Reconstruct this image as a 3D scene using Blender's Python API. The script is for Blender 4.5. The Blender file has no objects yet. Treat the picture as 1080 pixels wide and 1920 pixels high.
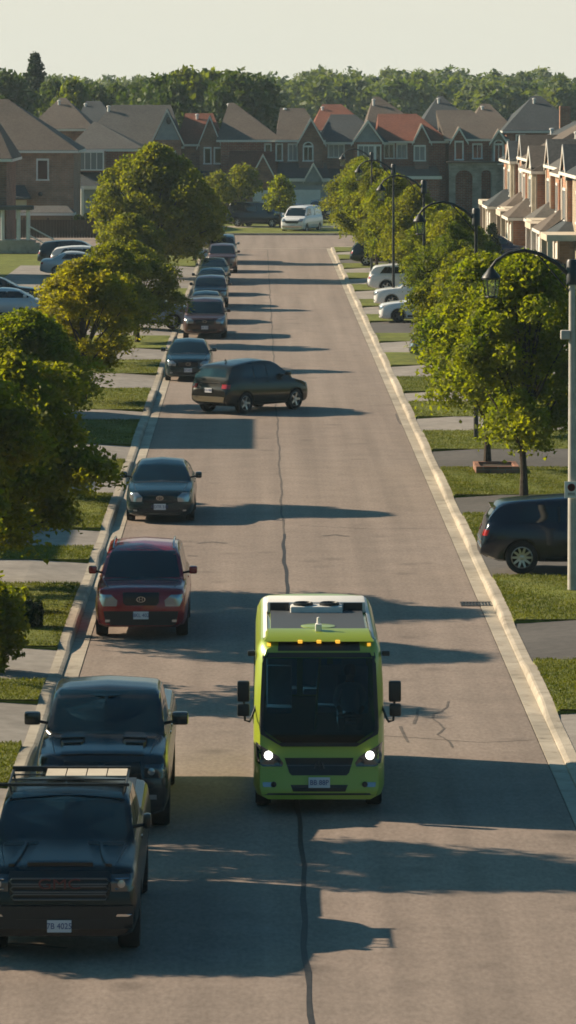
import bpy, bmesh, math, random
import numpy as np
from mathutils import Vector, Matrix
from mathutils.bvhtree import BVHTree
random.seed(7); rng = np.random.default_rng(7)
S = bpy.context.scene
COL = S.collection
R = math.radians
# ---------------------------------------------------------------- camera, sky, sun, exposure
F = 7800.0; CAMH = 11.1; VPX, VPY = 485.0, 172.0
cd = bpy.data.cameras.new('camera'); cam = bpy.data.objects.new('camera', cd); COL.objects.link(cam)
cd.sensor_fit = 'HORIZONTAL'; cd.sensor_width = 36; cd.lens = 36*F/1080
cd.shift_x = (540-VPX)/1080; cd.shift_y = -(960-VPY)/1080
cd.clip_start = 1; cd.clip_end = 9000
cam.location = (0, 0, CAMH); cam.rotation_euler = (R(90), 0, 0)
S.camera = cam
SUN_EL = 27.0
SKY_TINT = (.22, .54, .60, 1); HORIZON = (5.15, 5.06, 4.3, 1)
SUN_DIR = Vector((-1, 0.37, 0)).normalized()       # horizontal direction towards the sun
W = bpy.data.worlds.new("World"); S.world = W; W.use_nodes = True
nt = W.node_tree; nt.nodes.clear()
wo = nt.nodes.new('ShaderNodeOutputWorld'); bg = nt.nodes.new('ShaderNodeBackground')
sky = nt.nodes.new('ShaderNodeTexSky'); sky.sky_type = 'NISHITA'; sky.sun_disc = False
sky.sun_elevation = R(SUN_EL); sky.sun_rotation = math.atan2(SUN_DIR.x, SUN_DIR.y)
sky.air_density = 1.0; sky.dust_density = 2.0; sky.ozone_density = 1.6
bg.inputs[1].default_value = 0.085
# cool the blue of the upper sky a little and let the hazy air near the horizon glow pale cream
def wn(t, **k):
    n = nt.nodes.new(t)
    for a, v in k.items(): setattr(n, a, v)
    return n
wtc = wn('ShaderNodeTexCoord'); wsp = wn('ShaderNodeSeparateXYZ'); nt.links.new(wtc.outputs['Generated'], wsp.inputs[0])
wsu = wn('ShaderNodeMath', operation='SUBTRACT'); wsu.inputs[1].default_value = .03; nt.links.new(wsp.outputs[2], wsu.inputs[0])
wab = wn('ShaderNodeMath', operation='MAXIMUM'); wab.inputs[1].default_value = 0; nt.links.new(wsu.outputs[0], wab.inputs[0])
wml = wn('ShaderNodeMath', operation='MULTIPLY'); wml.inputs[1].default_value = -9.0; nt.links.new(wab.outputs[0], wml.inputs[0])
wex = wn('ShaderNodeMath', operation='EXPONENT'); nt.links.new(wml.outputs[0], wex.inputs[0])
wcool = wn('ShaderNodeMixRGB', blend_type='MULTIPLY'); wcool.inputs[0].default_value = 1; wcool.inputs[2].default_value = SKY_TINT
nt.links.new(sky.outputs[0], wcool.inputs[1])
wdt = wn('ShaderNodeVectorMath', operation='DOT_PRODUCT'); wdt.inputs[1].default_value = (-.42, .9, 0); nt.links.new(wtc.outputs['Generated'], wdt.inputs[0])
wmr = wn('ShaderNodeMapRange'); wmr.inputs[1].default_value = -.3; wmr.inputs[2].default_value = .75; wmr.inputs[3].default_value = .15; wmr.inputs[4].default_value = 1.0
nt.links.new(wdt.outputs['Value'], wmr.inputs[0])
wgl = wn('ShaderNodeMath', operation='MULTIPLY'); nt.links.new(wex.outputs[0], wgl.inputs[0]); nt.links.new(wmr.outputs[0], wgl.inputs[1])
wmx = wn('ShaderNodeMixRGB', blend_type='MIX'); nt.links.new(wgl.outputs[0], wmx.inputs[0]); nt.links.new(wcool.outputs[0], wmx.inputs[1]); wmx.inputs[2].default_value = HORIZON
nt.links.new(wmx.outputs[0], bg.inputs[0]); nt.links.new(bg.outputs[0], wo.inputs[0])
sl = bpy.data.lights.new('sun', 'SUN'); sl.energy = 5.0; sl.angle = R(0.6); sl.color = (1.0, 0.80, 0.58)
so = bpy.data.objects.new('sun', sl); COL.objects.link(so)
sd = Vector((SUN_DIR.x*math.cos(R(SUN_EL)), SUN_DIR.y*math.cos(R(SUN_EL)), math.sin(R(SUN_EL))))
so.rotation_euler = sd.to_track_quat('Z', 'Y').to_euler(); so.location = sd*300
S.view_settings.view_transform = 'Standard'; S.view_settings.look = 'None'
S.view_settings.exposure = 0.85; S.view_settings.gamma = 1
S.cycles.max_bounces = 6; S.cycles.diffuse_bounces = 3; S.cycles.glossy_bounces = 3
S.cycles.transmission_bounces = 4; S.cycles.transparent_max_bounces = 8; S.cycles.volume_bounces = 0
S.cycles.filter_width = 1.7
S.cycles.caustics_reflective = False; S.cycles.caustics_refractive = False

# ---------------------------------------------------------------- helpers
def DY(y): return F*CAMH/(y-VPY)                    # photo row of a ground point -> metres ahead
def GP(px, y):
    d = DY(y); return (px-VPX)*d/F, d
def XP(px, d): return (px-VPX)*d/F
def ZP(y, d): return CAMH-(y-VPY)*d/F

def tag(o, label=None, cat=None, group=None, kind=None):
    if label: o['label'] = label
    if cat: o['category'] = cat
    if group: o['group'] = group
    if kind: o['kind'] = kind
    return o
def thing(name, label, cat, loc=(0, 0, 0), rz=0, group=None):
    o = bpy.data.objects.new(name, None); COL.objects.link(o)
    o.empty_display_size = 0.3
    o.location = loc; o.rotation_euler = (0, 0, rz)
    return tag(o, label, cat, group)
def link(name, me, mat=None, parent=None, smooth=None):
    if mat is not None and not me.materials: me.materials.append(mat)
    o = bpy.data.objects.new(name, me); COL.objects.link(o)
    if parent is not None: o.parent = parent
    if smooth is not None:
        me.polygons.foreach_set('use_smooth', [True]*len(me.polygons))
        if smooth < 180: me.set_sharp_from_angle(angle=R(smooth))
    return o
class MB:
    """collects shapes into one mesh"""
    def __init__(s): s.v = []; s.f = []
    def add(s, vs, fs):
        n = len(s.v); s.v += [tuple(v) for v in vs]; s.f += [tuple(i+n for i in f) for f in fs]; return s
    def box(s, x0, x1, y0, y1, z0, z1):
        return s.add([(x0,y0,z0),(x1,y0,z0),(x1,y1,z0),(x0,y1,z0),(x0,y0,z1),(x1,y0,z1),(x1,y1,z1),(x0,y1,z1)],
                     [(3,2,1,0),(4,5,6,7),(0,1,5,4),(1,2,6,5),(2,3,7,6),(3,0,4,7)])
    def rbox(s, x0, x1, y0, y1, z0, z1, b):
        """box with chamfered edges"""
        bm = bmesh.new(); bmesh.ops.create_cube(bm, size=1)
        for v in bm.verts:
            v.co = Vector(((x0+x1)/2+v.co.x*(x1-x0), (y0+y1)/2+v.co.y*(y1-y0), (z0+z1)/2+v.co.z*(z1-z0)))
        bmesh.ops.bevel(bm, geom=list(bm.edges), offset=b, segments=2, affect='EDGES', profile=0.6)
        bm.verts.index_update()
        s.add([v.co[:] for v in bm.verts], [[v.index for v in f.verts] for f in bm.faces]); bm.free(); return s
    def tube(s, pts, rads, n=8, cap=True):
        pts = [Vector(p) for p in pts]; N = len(pts)
        if not hasattr(rads, '__len__'): rads = [rads]*N
        ring = []; up = Vector((0.31, 0.17, 0.93))
        for i, p in enumerate(pts):
            t = (pts[min(i+1, N-1)]-pts[max(i-1, 0)]).normalized()
            a = t.cross(up)
            if a.length < .15: a = t.cross(Vector((1, 0, 0)))
            a.normalize(); b = t.cross(a)
            ring += [p+(a*math.cos(2*math.pi*k/n)+b*math.sin(2*math.pi*k/n))*rads[i] for k in range(n)]
        fs = [(i*n+k, i*n+(k+1) % n, (i+1)*n+(k+1) % n, (i+1)*n+k) for i in range(N-1) for k in range(n)]
        if cap: fs += [tuple(range(n))[::-1], tuple((N-1)*n+k for k in range(n))]
        return s.add(ring, fs)
    def lathe(s, prof, n=24, axis='z', c=(0, 0, 0), cap=True):
        """prof: (r, h) list turned round an axis"""
        vs = []
        for r, h in prof:
            for k in range(n):
                a = 2*math.pi*k/n; q = (r*math.cos(a), r*math.sin(a), h)
                if axis == 'x': q = (h, r*math.cos(a), r*math.sin(a))
                if axis == 'y': q = (r*math.cos(a), h, r*math.sin(a))
                vs.append((q[0]+c[0], q[1]+c[1], q[2]+c[2]))
        m = len(prof)
        fs = [(i*n+k, i*n+(k+1) % n, (i+1)*n+(k+1) % n, (i+1)*n+k) for i in range(m-1) for k in range(n)]
        if cap: fs += [tuple(range(n))[::-1], tuple((m-1)*n+k for k in range(n))]
        return s.add(vs, fs)
    def prism(s, poly, y0, y1):
        """polygon in (x,z) pushed from y0 to y1"""
        n = len(poly)
        vs = [(x, y0, z) for x, z in poly]+[(x, y1, z) for x, z in poly]
        fs = [tuple(range(n)), tuple(range(2*n-1, n-1, -1))]+[(i, i+n, (i+1) % n+n, (i+1) % n) for i in range(n)]
        return s.add(vs, fs)
    def mesh(s, name):
        me = bpy.data.meshes.new(name); me.from_pydata(s.v, [], s.f); me.update()
        bm = bmesh.new(); bm.from_mesh(me); bmesh.ops.recalc_face_normals(bm, faces=bm.faces); bm.to_mesh(me); bm.free()
        return me
    def obj(s, name, mat, parent=None, smooth=None):
        return link(name, s.mesh(name), mat, parent, smooth)

# ---------------------------------------------------------------- materials
def mat(name, col=(.5, .5, .5), rough=.6, metal=0, coat=0, emit=None, es=0, spec=.5):
    m = bpy.data.materials.new(name); m.use_nodes = True
    b = m.node_tree.nodes['Principled BSDF']
    b.inputs['Base Color'].default_value = (*col, 1); b.inputs['Roughness'].default_value = rough
    b.inputs['Metallic'].default_value = metal; b.inputs['Coat Weight'].default_value = coat
    b.inputs['Coat Roughness'].default_value = .04; b.inputs['Specular IOR Level'].default_value = spec
    if emit: b.inputs['Emission Color'].default_value = (*emit, 1); b.inputs['Emission Strength'].default_value = es
    return m
def noisy(name, cols, scale=5, rough=.9, detail=6, bump=0, bscale=40, coord='Object', stops=None, big=None, spec=.3, vec=(1,1,1)):
    """base colour from a ramp over noise, plus an optional larger-scale variation and a bump"""
    m = mat(name, cols[0], rough, spec=spec); T = m.node_tree; N = T.nodes; Lk = T.links; b = N['Principled BSDF']
    tc = N.new('ShaderNodeTexCoord'); mp = N.new('ShaderNodeMapping'); mp.inputs['Scale'].default_value = vec
    Lk.new(tc.outputs[coord], mp.inputs[0])
    nz = N.new('ShaderNodeTexNoise'); nz.inputs['Scale'].default_value = scale; nz.inputs['Detail'].default_value = detail
    nz.inputs['Roughness'].default_value = .65
    Lk.new(mp.outputs[0], nz.inputs[0])
    cr = N.new('ShaderNodeValToRGB'); e = cr.color_ramp.elements
    k = len(cols); stops = stops or [.32+.36*i/(k-1) for i in range(k)]
    e[0].position = stops[0]; e[0].color = (*cols[0], 1); e[1].position = stops[-1]; e[1].color = (*cols[-1], 1)
    for i in range(1, k-1):
        q = e.new(stops[i]); q.color = (*cols[i], 1)
    Lk.new(nz.outputs[0], cr.inputs[0]); out = cr.outputs[0]
    if big:
        bs, amt = big
        n2 = N.new('ShaderNodeTexNoise'); n2.inputs['Scale'].default_value = bs; n2.inputs['Detail'].default_value = 4
        Lk.new(mp.outputs[0], n2.inputs[0])
        mr = N.new('ShaderNodeMapRange'); mr.inputs[1].default_value = .3; mr.inputs[2].default_value = .7
        mr.inputs[3].default_value = 1-amt; mr.inputs[4].default_value = 1+amt; Lk.new(n2.outputs[0], mr.inputs[0])
        mx = N.new('ShaderNodeVectorMath'); mx.operation = 'SCALE'
        Lk.new(out, mx.inputs[0]); Lk.new(mr.outputs[0], mx.inputs['Scale']); out = mx.outputs[0]
    Lk.new(out, b.inputs['Base Color'])
    if bump:
        n3 = N.new('ShaderNodeTexNoise'); n3.inputs['Scale'].default_value = bscale; n3.inputs['Detail'].default_value = 4
        Lk.new(tc.outputs[coord], n3.inputs[0])
        bp = N.new('ShaderNodeBump'); bp.inputs['Strength'].default_value = bump; bp.inputs['Distance'].default_value = .03
        Lk.new(n3.outputs[0], bp.inputs['Height']); Lk.new(bp.outputs[0], b.inputs['Normal'])
    return m
def brickmat(name, c1, c2, mortar=(.3, .28, .25)):
    m = mat(name, c1, .9, spec=.2); T = m.node_tree; N = T.nodes; Lk = T.links; b = N['Principled BSDF']
    tc = N.new('ShaderNodeTexCoord'); sp = N.new('ShaderNodeSeparateXYZ'); cb = N.new('ShaderNodeCombineXYZ'); ad = N.new('ShaderNodeMath')
    Lk.new(tc.outputs['Object'], sp.inputs[0]); Lk.new(sp.outputs[0], ad.inputs[0]); Lk.new(sp.outputs[1], ad.inputs[1])
    Lk.new(ad.outputs[0], cb.inputs[0]); Lk.new(sp.outputs[2], cb.inputs[1])
    br = N.new('ShaderNodeTexBrick'); br.inputs['Color1'].default_value = (*c1, 1); br.inputs['Color2'].default_value = (*c2, 1)
    br.inputs['Mortar'].default_value = (*mortar, 1); br.inputs['Scale'].default_value = 1
    br.inputs['Brick Width'].default_value = .42; br.inputs['Row Height'].default_value = .15; br.inputs['Mortar Size'].default_value = .012
    Lk.new(cb.outputs[0], br.inputs[0])
    nz = N.new('ShaderNodeTexNoise'); nz.inputs['Scale'].default_value = 1.3; nz.inputs['Detail'].default_value = 6; Lk.new(tc.outputs['Object'], nz.inputs[0])
    mr = N.new('ShaderNodeMapRange'); mr.inputs[1].default_value = .3; mr.inputs[2].default_value = .7; mr.inputs[3].default_value = .72; mr.inputs[4].default_value = 1.25
    Lk.new(nz.outputs[0], mr.inputs[0])
    mx = N.new('ShaderNodeVectorMath'); mx.operation = 'SCALE'; Lk.new(br.outputs[0], mx.inputs[0]); Lk.new(mr.outputs[0], mx.inputs['Scale'])
    Lk.new(mx.outputs[0], b.inputs['Base Color']); return m
def leafmat(name, dark, light, trans=.45, sc=1.1):
    m = bpy.data.materials.new(name); m.use_nodes = True; T = m.node_tree; N = T.nodes; Lk = T.links; N.clear()
    tc = N.new('ShaderNodeTexCoord'); nz = N.new('ShaderNodeTexNoise'); nz.inputs['Scale'].default_value = sc; nz.inputs['Detail'].default_value = 7
    nz.inputs['Roughness'].default_value = .75
    Lk.new(tc.outputs['Object'], nz.inputs[0])
    cr = N.new('ShaderNodeValToRGB'); e = cr.color_ramp.elements
    e[0].position = .36; e[0].color = (*dark, 1); e[1].position = .64; e[1].color = (*light, 1); Lk.new(nz.outputs[0], cr.inputs[0])
    d = N.new('ShaderNodeBsdfPrincipled'); d.inputs['Roughness'].default_value = .6; d.inputs['Specular IOR Level'].default_value = .25
    t = N.new('ShaderNodeBsdfTranslucent'); mx = N.new('ShaderNodeMixShader'); mx.inputs[0].default_value = trans
    tm = N.new('ShaderNodeMixRGB'); tm.blend_type = 'MULTIPLY'; tm.inputs[0].default_value = 1; tm.inputs[2].default_value = (2.05, 2.05, .3, 1)
    Lk.new(cr.outputs[0], d.inputs['Base Color']); Lk.new(cr.outputs[0], tm.inputs[1]); Lk.new(tm.outputs[0], t.inputs[0])
    o = N.new('ShaderNodeOutputMaterial'); Lk.new(d.outputs[0], mx.inputs[1]); Lk.new(t.outputs[0], mx.inputs[2]); Lk.new(mx.outputs[0], o.inputs[0])
    return m
M = {}
M['asphalt'] = noisy('asphalt', [(.185, .148, .122), (.228, .183, .152), (.265, .217, .183)], 14, .88, 10, .12, 60, big=(.12, .10), vec=(1, .35, 1))
def wear(m):
    """long faint wheel tracks and scattered oil spots on the asphalt"""
    T = m.node_tree; N = T.nodes; Lk = T.links; b = N['Principled BSDF']; src = b.inputs['Base Color'].links[0].from_socket
    tc = N.new('ShaderNodeTexCoord'); mp = N.new('ShaderNodeMapping'); mp.inputs['Scale'].default_value = (1.1, .018, 1); Lk.new(tc.outputs['Object'], mp.inputs[0])
    n1 = N.new('ShaderNodeTexNoise'); n1.inputs['Scale'].default_value = 1.4; n1.inputs['Detail'].default_value = 5; Lk.new(mp.outputs[0], n1.inputs[0])
    r1 = N.new('ShaderNodeMapRange'); r1.inputs[1].default_value = .3; r1.inputs[2].default_value = .7; r1.inputs[3].default_value = .84; r1.inputs[4].default_value = 1.14; Lk.new(n1.outputs[0], r1.inputs[0])
    vo = N.new('ShaderNodeTexVoronoi'); vo.inputs['Scale'].default_value = .55; Lk.new(tc.outputs['Object'], vo.inputs[0])
    r2 = N.new('ShaderNodeMapRange'); r2.inputs[1].default_value = .05; r2.inputs[2].default_value = .20; r2.inputs[3].default_value = .72; r2.inputs[4].default_value = 1; Lk.new(vo.outputs[0], r2.inputs[0])
    n3 = N.new('ShaderNodeTexNoise'); n3.inputs['Scale'].default_value = .9; n3.inputs['Detail'].default_value = 8; n3.inputs['Roughness'].default_value = .7; Lk.new(tc.outputs['Object'], n3.inputs[0])
    r3 = N.new('ShaderNodeMapRange'); r3.inputs[1].default_value = .35; r3.inputs[2].default_value = .65; r3.inputs[3].default_value = .90; r3.inputs[4].default_value = 1.09; Lk.new(n3.outputs[0], r3.inputs[0])
    a = N.new('ShaderNodeMath'); a.operation = 'MULTIPLY'; Lk.new(r1.outputs[0], a.inputs[0]); Lk.new(r2.outputs[0], a.inputs[1])
    c = N.new('ShaderNodeMath'); c.operation = 'MULTIPLY'; Lk.new(a.outputs[0], c.inputs[0]); Lk.new(r3.outputs[0], c.inputs[1])
    sc = N.new('ShaderNodeVectorMath'); sc.operation = 'SCALE'; Lk.new(src, sc.inputs[0]); Lk.new(c.outputs[0], sc.inputs['Scale']); Lk.new(sc.outputs[0], b.inputs['Base Color'])
wear(M['asphalt'])
M['asphalt_dark'] = noisy('driveway_asphalt', [(.075, .07, .066), (.11, .102, .094)], 4, .9, 8, .2, 50, big=(.2, .2))
M['tar'] = noisy('tar', [(.022, .022, .022), (.05, .045, .04)], 3, .6)
M['tar_old'] = noisy('worn_tar', [(.085, .072, .062), (.14, .118, .10)], 3, .8)
M['concrete'] = noisy('concrete', [(.17, .145, .115), (.33, .29, .23), (.41, .365, .295)], 2.6, .85, 10, .25, 30, big=(.45, .25), stops=[.28, .42, .7])
M['paving'] = noisy('driveway_paving', [(.2, .18, .16), (.29, .265, .235)], 2.5, .85, 8, .1, 30, big=(.4, .15))
M['grass'] = noisy('grass', [(.07, .095, .012), (.12, .14, .018), (.17, .18, .028)], 3, .95, 10, .8, 25, big=(.5, .22))
M['soil'] = noisy('soil', [(.03, .022, .016), (.06, .045, .03)], 6)
M['bark'] = noisy('bark', [(.03, .023, .018), (.075, .06, .045)], 8, .95, 6, .6, 30)
M['leaf_yellow'] = leafmat('leaf_yellow', (.07, .105, .012), (.205, .215, .02), .6)
M['leaf_green'] = leafmat('leaf_green', (.068, .09, .012), (.19, .19, .022), .58)
M['leaf_dark'] = leafmat('leaf_dark', (.05, .078, .014), (.135, .155, .024), .54)
M['leaf_far'] = leafmat('leaf_far', (.028, .06, .016), (.085, .115, .025), .3, .25)
M['leaf_wood_hazy'] = leafmat('leaf_wood_hazy', (.05, .085, .04), (.14, .165, .07), .35, .12)  # leaf colour lightened so the far wood carries painted distance haze
M['leaf_gold'] = leafmat('leaf_gold', (.10, .11, .010), (.29, .255, .016), .62)
M['needle'] = leafmat('needle', (.016, .036, .014), (.035, .065, .02), .2, .5)
M['shrub'] = leafmat('shrub_leaf', (.012, .028, .010), (.03, .05, .014), .2)
M['glass'] = mat('car_glass', (.004, .012, .016), .04, 0, 0, spec=.7)
M['tyre'] = noisy('tyre_rubber', [(.012, .012, .012), (.022, .021, .02)], 9, .8)
M['rim'] = mat('alloy', (.42, .43, .44), .3, .9)
M['rim_dark'] = mat('dark_alloy', (.1, .1, .105), .35, .8)
M['trim'] = mat('black_plastic', (.012, .012, .013), .45)
M['chrome'] = mat('chrome', (.55, .55, .55), .16, 1)
M['lamp'] = mat('headlamp_lens', (.35, .37, .38), .12, .6, 1)
M['lamp_dark'] = mat('smoked_headlamp', (.06, .065, .07), .15, .4, 1)
M['tail'] = mat('tail_lamp', (.35, .012, .01), .15, 0, 1)
M['plate'] = mat('plate_white', (.62, .64, .66), .4)
M['ink'] = mat('plate_ink', (.03, .06, .2), .5)
M['amber'] = mat('amber_marker', (.8, .35, .02), .3, emit=(1, .5, .05), es=.5)
M['beam'] = mat('lit_headlamp', (1, 1, .9), .3, emit=(1, .97, .86), es=3)
M['logo_red'] = mat('emblem_red', (.22, .012, .012), .35)
M['logo_dim'] = mat('dim_red_emblem', (.11, .022, .02), .5)  # darker, duller red for the grille lettering
M['pole'] = noisy('concrete_pole', [(.33, .32, .29), (.45, .43, .39)], 4, .8)
M['black_metal'] = mat('black_metal', (.012, .014, .015), .45)
M['white'] = noisy('white_paint', [(.62, .6, .56), (.74, .72, .68)], 1.5, .55)
M['cream'] = noisy('cream_stone', [(.42, .37, .29), (.56, .5, .4)], 1.5, .85)
M['stone'] = brickmat('pale_stone', (.3, .27, .23), (.22, .2, .175), (.26, .24, .2))
M['brick_red'] = brickmat('red_brick', (.3, .1, .055), (.23, .075, .045))
M['brick_warm'] = brickmat('warm_brick', (.42, .2, .12), (.34, .165, .10), (.34, .28, .22))
M['brick_brown'] = brickmat('brown_brick', (.28, .14, .095), (.2, .10, .07), (.22, .19, .16))
M['brick_pink'] = brickmat('pink_brick', (.34, .185, .125), (.26, .145, .10), (.32, .27, .22))
M['brick_buff'] = brickmat('buff_brick', (.38, .3, .21), (.3, .235, .165), (.36, .32, .26))
M['roof_brown'] = noisy('brown_shingle', [(.085, .068, .055), (.135, .11, .09)], 5, .95, 8, .5, 14, big=(.5, .12))
M['roof_grey'] = noisy('grey_shingle', [(.07, .068, .064), (.12, .113, .102)], 5, .95, 8, .5, 14, big=(.5, .12))
M['roof_dark'] = noisy('slate_shingle', [(.03, .038, .044), (.058, .066, .07)], 5, .95, 8, .5, 14, big=(.5, .12))
M['roof_red'] = noisy('red_shingle', [(.13, .045, .028), (.21, .078, .05)], 5, .95, 8, .5, 14, big=(.5, .12))
M['win'] = mat('window_glass', (.012, .02, .026), .06, spec=.8)
M['win_pale'] = mat('curtained_window', (.17, .19, .19), .25, spec=.6)
M['siding'] = noisy('blue_grey_siding', [(.2, .24, .27), (.27, .31, .33)], 2, .7)
M['wood'] = noisy('fence_wood', [(.17, .115, .07), (.27, .19, .12)], 3, .9, vec=(6, 6, 1))
M['wood_dark'] = noisy('dark_wood', [(.05, .035, .025), (.1, .07, .045)], 3, .9, vec=(6, 6, 1))
M['fabric'] = noisy('seat_fabric', [(.16, .26, .36), (.22, .34, .44)], 8)
M['rail'] = mat('yellow_rail', (.6, .42, .12), .35)
M['blade'] = leafmat('grass_blade', (.06, .08, .01), (.15, .155, .02), .25, 1.6)
# ---------------------------------------------------------------- ground, road, kerbs, lawns, driveways
def struct(name, mb, m, smooth=None):
    o = mb.obj(name, m, None, smooth); o['kind'] = 'structure'; return o
def sheet(name, x0, x1, y0, y1, z, m, nx=1, ny=1):
    b = MB(); vs = [(x0+(x1-x0)*i/nx, y0+(y1-y0)*j/ny, z) for j in range(ny+1) for i in range(nx+1)]
    b.add(vs, [(j*(nx+1)+i, j*(nx+1)+i+1, (j+1)*(nx+1)+i+1, (j+1)*(nx+1)+i) for j in range(ny) for i in range(nx)])
    return struct(name, b, m)
sheet('ground', -3000, 3000, -200, 6000, -.04, M['grass'])
YE = DY(466)                                        # end of the street
sheet('road', -3.4, 4.77, 20, YE, 0, M['asphalt'])
sheet('cross_street', -140, 140, YE, DY(441), -.004, M['asphalt'])
# bands along each side: (from, to, kind)
RB = [(40, 60, 'g'), (60, 73.8, 'c'), (73.8, 80.3, 'g'), (80.3, 86.4, 'a'), (86.4, 94.3, 'g'), (94.3, 100.3, 'a'), (100.3, 108.2, 'g'),
      (108.2, 113.2, 'a'), (113.2, 121.4, 'g'), (121.4, 127.7, 'a'), (127.7, 134.6, 'g'), (134.6, 140.5, 'c'), (140.5, 147.2, 'g'),
      (147.2, 152.4, 'c'), (152.4, 160, 'g'), (160, 167, 'c'), (167, 175, 'g'), (175, 183, 'c'), (183, 189, 'g'), (189, 199, 'a'),
      (199, 205, 'g'), (205, 213, 'c'), (213, 220, 'g'), (220, 230, 'c'), (230, 237, 'g'), (237, 245, 'c'), (245, 252, 'g'),
      (252, 259, 'c'), (259, 266, 'g'), (266, 273, 'a'), (273, 280, 'g'), (280, 286, 'c'), (286, 294, 'g')]
LB = [(40, 58, 'g'), (58, 66, 'c'), (66, 70, 'g'), (70, 75, 'c'), (75, 77.6, 'g'), (77.6, 82.3, 'c'), (82.3, 92.8, 'g'), (92.8, 97.5, 'c'),
      (97.5, 100.3, 'g'), (100.3, 104.6, 'c'), (104.6, 113.5, 'g'), (113.5, 118, 'c'), (118, 124, 'g'), (124, 129.6, 'c'), (129.6, 139, 'g'),
      (139, 143.6, 'c'), (143.6, 153.8, 'g'), (153.8, 162, 'c'), (162, 170, 'g'), (170, 178, 'c'), (178, 187, 'g'), (187, 205, 'c'),
      (205, 212, 'g'), (212, 219, 'a'), (219, 232, 'g'), (232, 262, 'c'), (262, 294, 'g')]
XR0, XR1, XL0, XL1 = 5.05, 5.30, -3.72, -3.98       # kerb face and kerb back
def slab(name, x0, x1, y0, y1, z, m):
    b = MB(); b.box(min(x0, x1), max(x0, x1), y0, y1, -.03, z); return struct(name, b, m)
def side(bands, xk, xo, s):
    hs = []
    for y0, y1, k in bands:
        if k == 'g':
            # lawn: gently uneven slab behind the kerb
            nx, ny = 14, max(3, int((y1-y0)*1.2)); b = MB(); vs = []
            for j in range(ny+1):
                for i in range(nx+1):
                    t = (i/nx)**1.6; x = xk+s*(abs(xo-xk))*t; y = y0+(y1-y0)*j/ny
                    ed = min(i, j, ny-j, 1)
                    vs.append((x, y, .125+(.02+.03*math.sin(x*.9+y*.37)*math.sin(y*.61+1.3*x)*ed if i else .02)))
            b.add(vs, [(j*(nx+1)+i, j*(nx+1)+i+1, (j+1)*(nx+1)+i+1, (j+1)*(nx+1)+i) for j in range(ny) for i in range(nx)])
            n0 = len(b.v); b.box(min(xk, xo), max(xk, xo), y0, y1, -.03, .12)
            struct('lawn', b, M['grass'])
        else:
            b = MB(); x1 = xk+s*1.3
            zz = .05
            b.add([(xk, y0, zz), (x1, y0, .13), (xo, y0, .16), (xk, y1, zz), (x1, y1, .13), (xo, y1, .16),
                   (xk, y0, -.03), (xo, y0, -.03), (xk, y1, -.03), (xo, y1, -.03)],
                  [(0, 1, 4, 3), (1, 2, 5, 4), (6, 8, 9, 7), (6, 7, 2, 1, 0), (8, 3, 4, 5, 9), (6, 0, 3, 8), (7, 9, 5, 2)])
            struct('driveway', b, M['paving'] if k == 'c' else M['asphalt_dark'])
            hs.append((y0, y1))
    return hs
hr = side(RB, XR1, 16.9, 1); hl = side(LB, XL1, -15, -1)
def kerb(x0, x1, holes, s, yend):
    """kerb with its gutter pan, dropped at every driveway, cast in lengths with a thin joint"""
    ys = sorted(set([20.0, yend]+[v for h in holes for v in (h[0]-.9, h[0]+.25, h[1]-.25, h[1]+.9)]))
    def hh(y):
        q = .15
        for a, b_ in holes:
            if a+.2 < y < b_-.2: q = min(q, .055)
            elif a-.9 < y <= a+.2: q = min(q, .055+(.095)*(a+.2-y)/1.1)
            elif b_-.2 <= y < b_+.9: q = min(q, .055+(.095)*(y-b_+.2)/1.1)
        return q
    y = 20.0; pts = [20.0]
    while y < yend: y += .9 if y < 150 else 1.8; pts.append(min(y, yend))
    k = MB()
    for a, b_ in zip(pts[:-1], pts[1:]):
        g = .012 if int(a/.9) % 4 == 0 else 0
        vs = []
        for yy in (a+g, b_):
            h = hh(yy); vs += [(x0, yy, -.03), (x0+s*.015, yy, h*.55), (x0+s*.05, yy, h-.012), (x0+s*.09, yy, h), (x1, yy, h+.004), (x1, yy, -.03)]
        k.add(vs, [(0, 1, 7, 6), (1, 2, 8, 7), (2, 3, 9, 8), (3, 4, 10, 9), (4, 5, 11, 10), (0, 5, 4, 3, 2, 1), (6, 7, 8, 9, 10, 11)])
    struct('kerb', k, M['concrete'])
kerb(XR0, XR1, hr, 1, YE-1.5); kerb(XL0, XL1, hl, -1, YE-1.5)
def gutter(x0, x1):
    g = MB(); y = 20.0
    while y < YE:
        y1 = min(y+3.0, YE); g.box(min(x0, x1), max(x0, x1), y+.015, y1, -.03, .006); y = y1
    struct('gutter', g, M['concrete'])
gutter(4.79, XR0); gutter(-3.42, XL0)
sheet('gutter_bed', 4.77, 5.06, 20, YE, -.012, M['tar_old']); sheet('gutter_bed', -3.75, -3.4, 20, YE, -.012, M['tar_old'])
# corner kerbs and the verge on the far side of the cross street
def arc_kerb(cx, cy, r, a0, a1, n=12):
    k = MB(); vs = []
    for i in range(n+1):
        a = R(a0+(a1-a0)*i/n); c, s_ = math.cos(a), math.sin(a)
        vs += [(cx+c*r, cy+s_*r, -.03), (cx+c*r, cy+s_*r, .15), (cx+c*(r-.25), cy+s_*(r-.25), .155), (cx+c*(r-.25), cy+s_*(r-.25), -.03)]
    k.add(vs, [(i*4+j, i*4+j+1, i*4+j+5, i*4+j+4) for i in range(n) for j in range(3)]); struct('kerb', k, M['concrete'])
k = MB(); k.box(-140, 140, DY(441), DY(441)+.25, -.03, .15); struct('kerb', k, M['concrete'])
slab('verge', -140, 140, DY(441)+.26, DY(430), .14, M['grass'])
slab('far_pavement', -140, 140, DY(430)+.01, DY(427), .145, M['concrete'])
slab('far_yard', -140, 140, DY(427)+.01, 372, .135, M['grass'])
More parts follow.
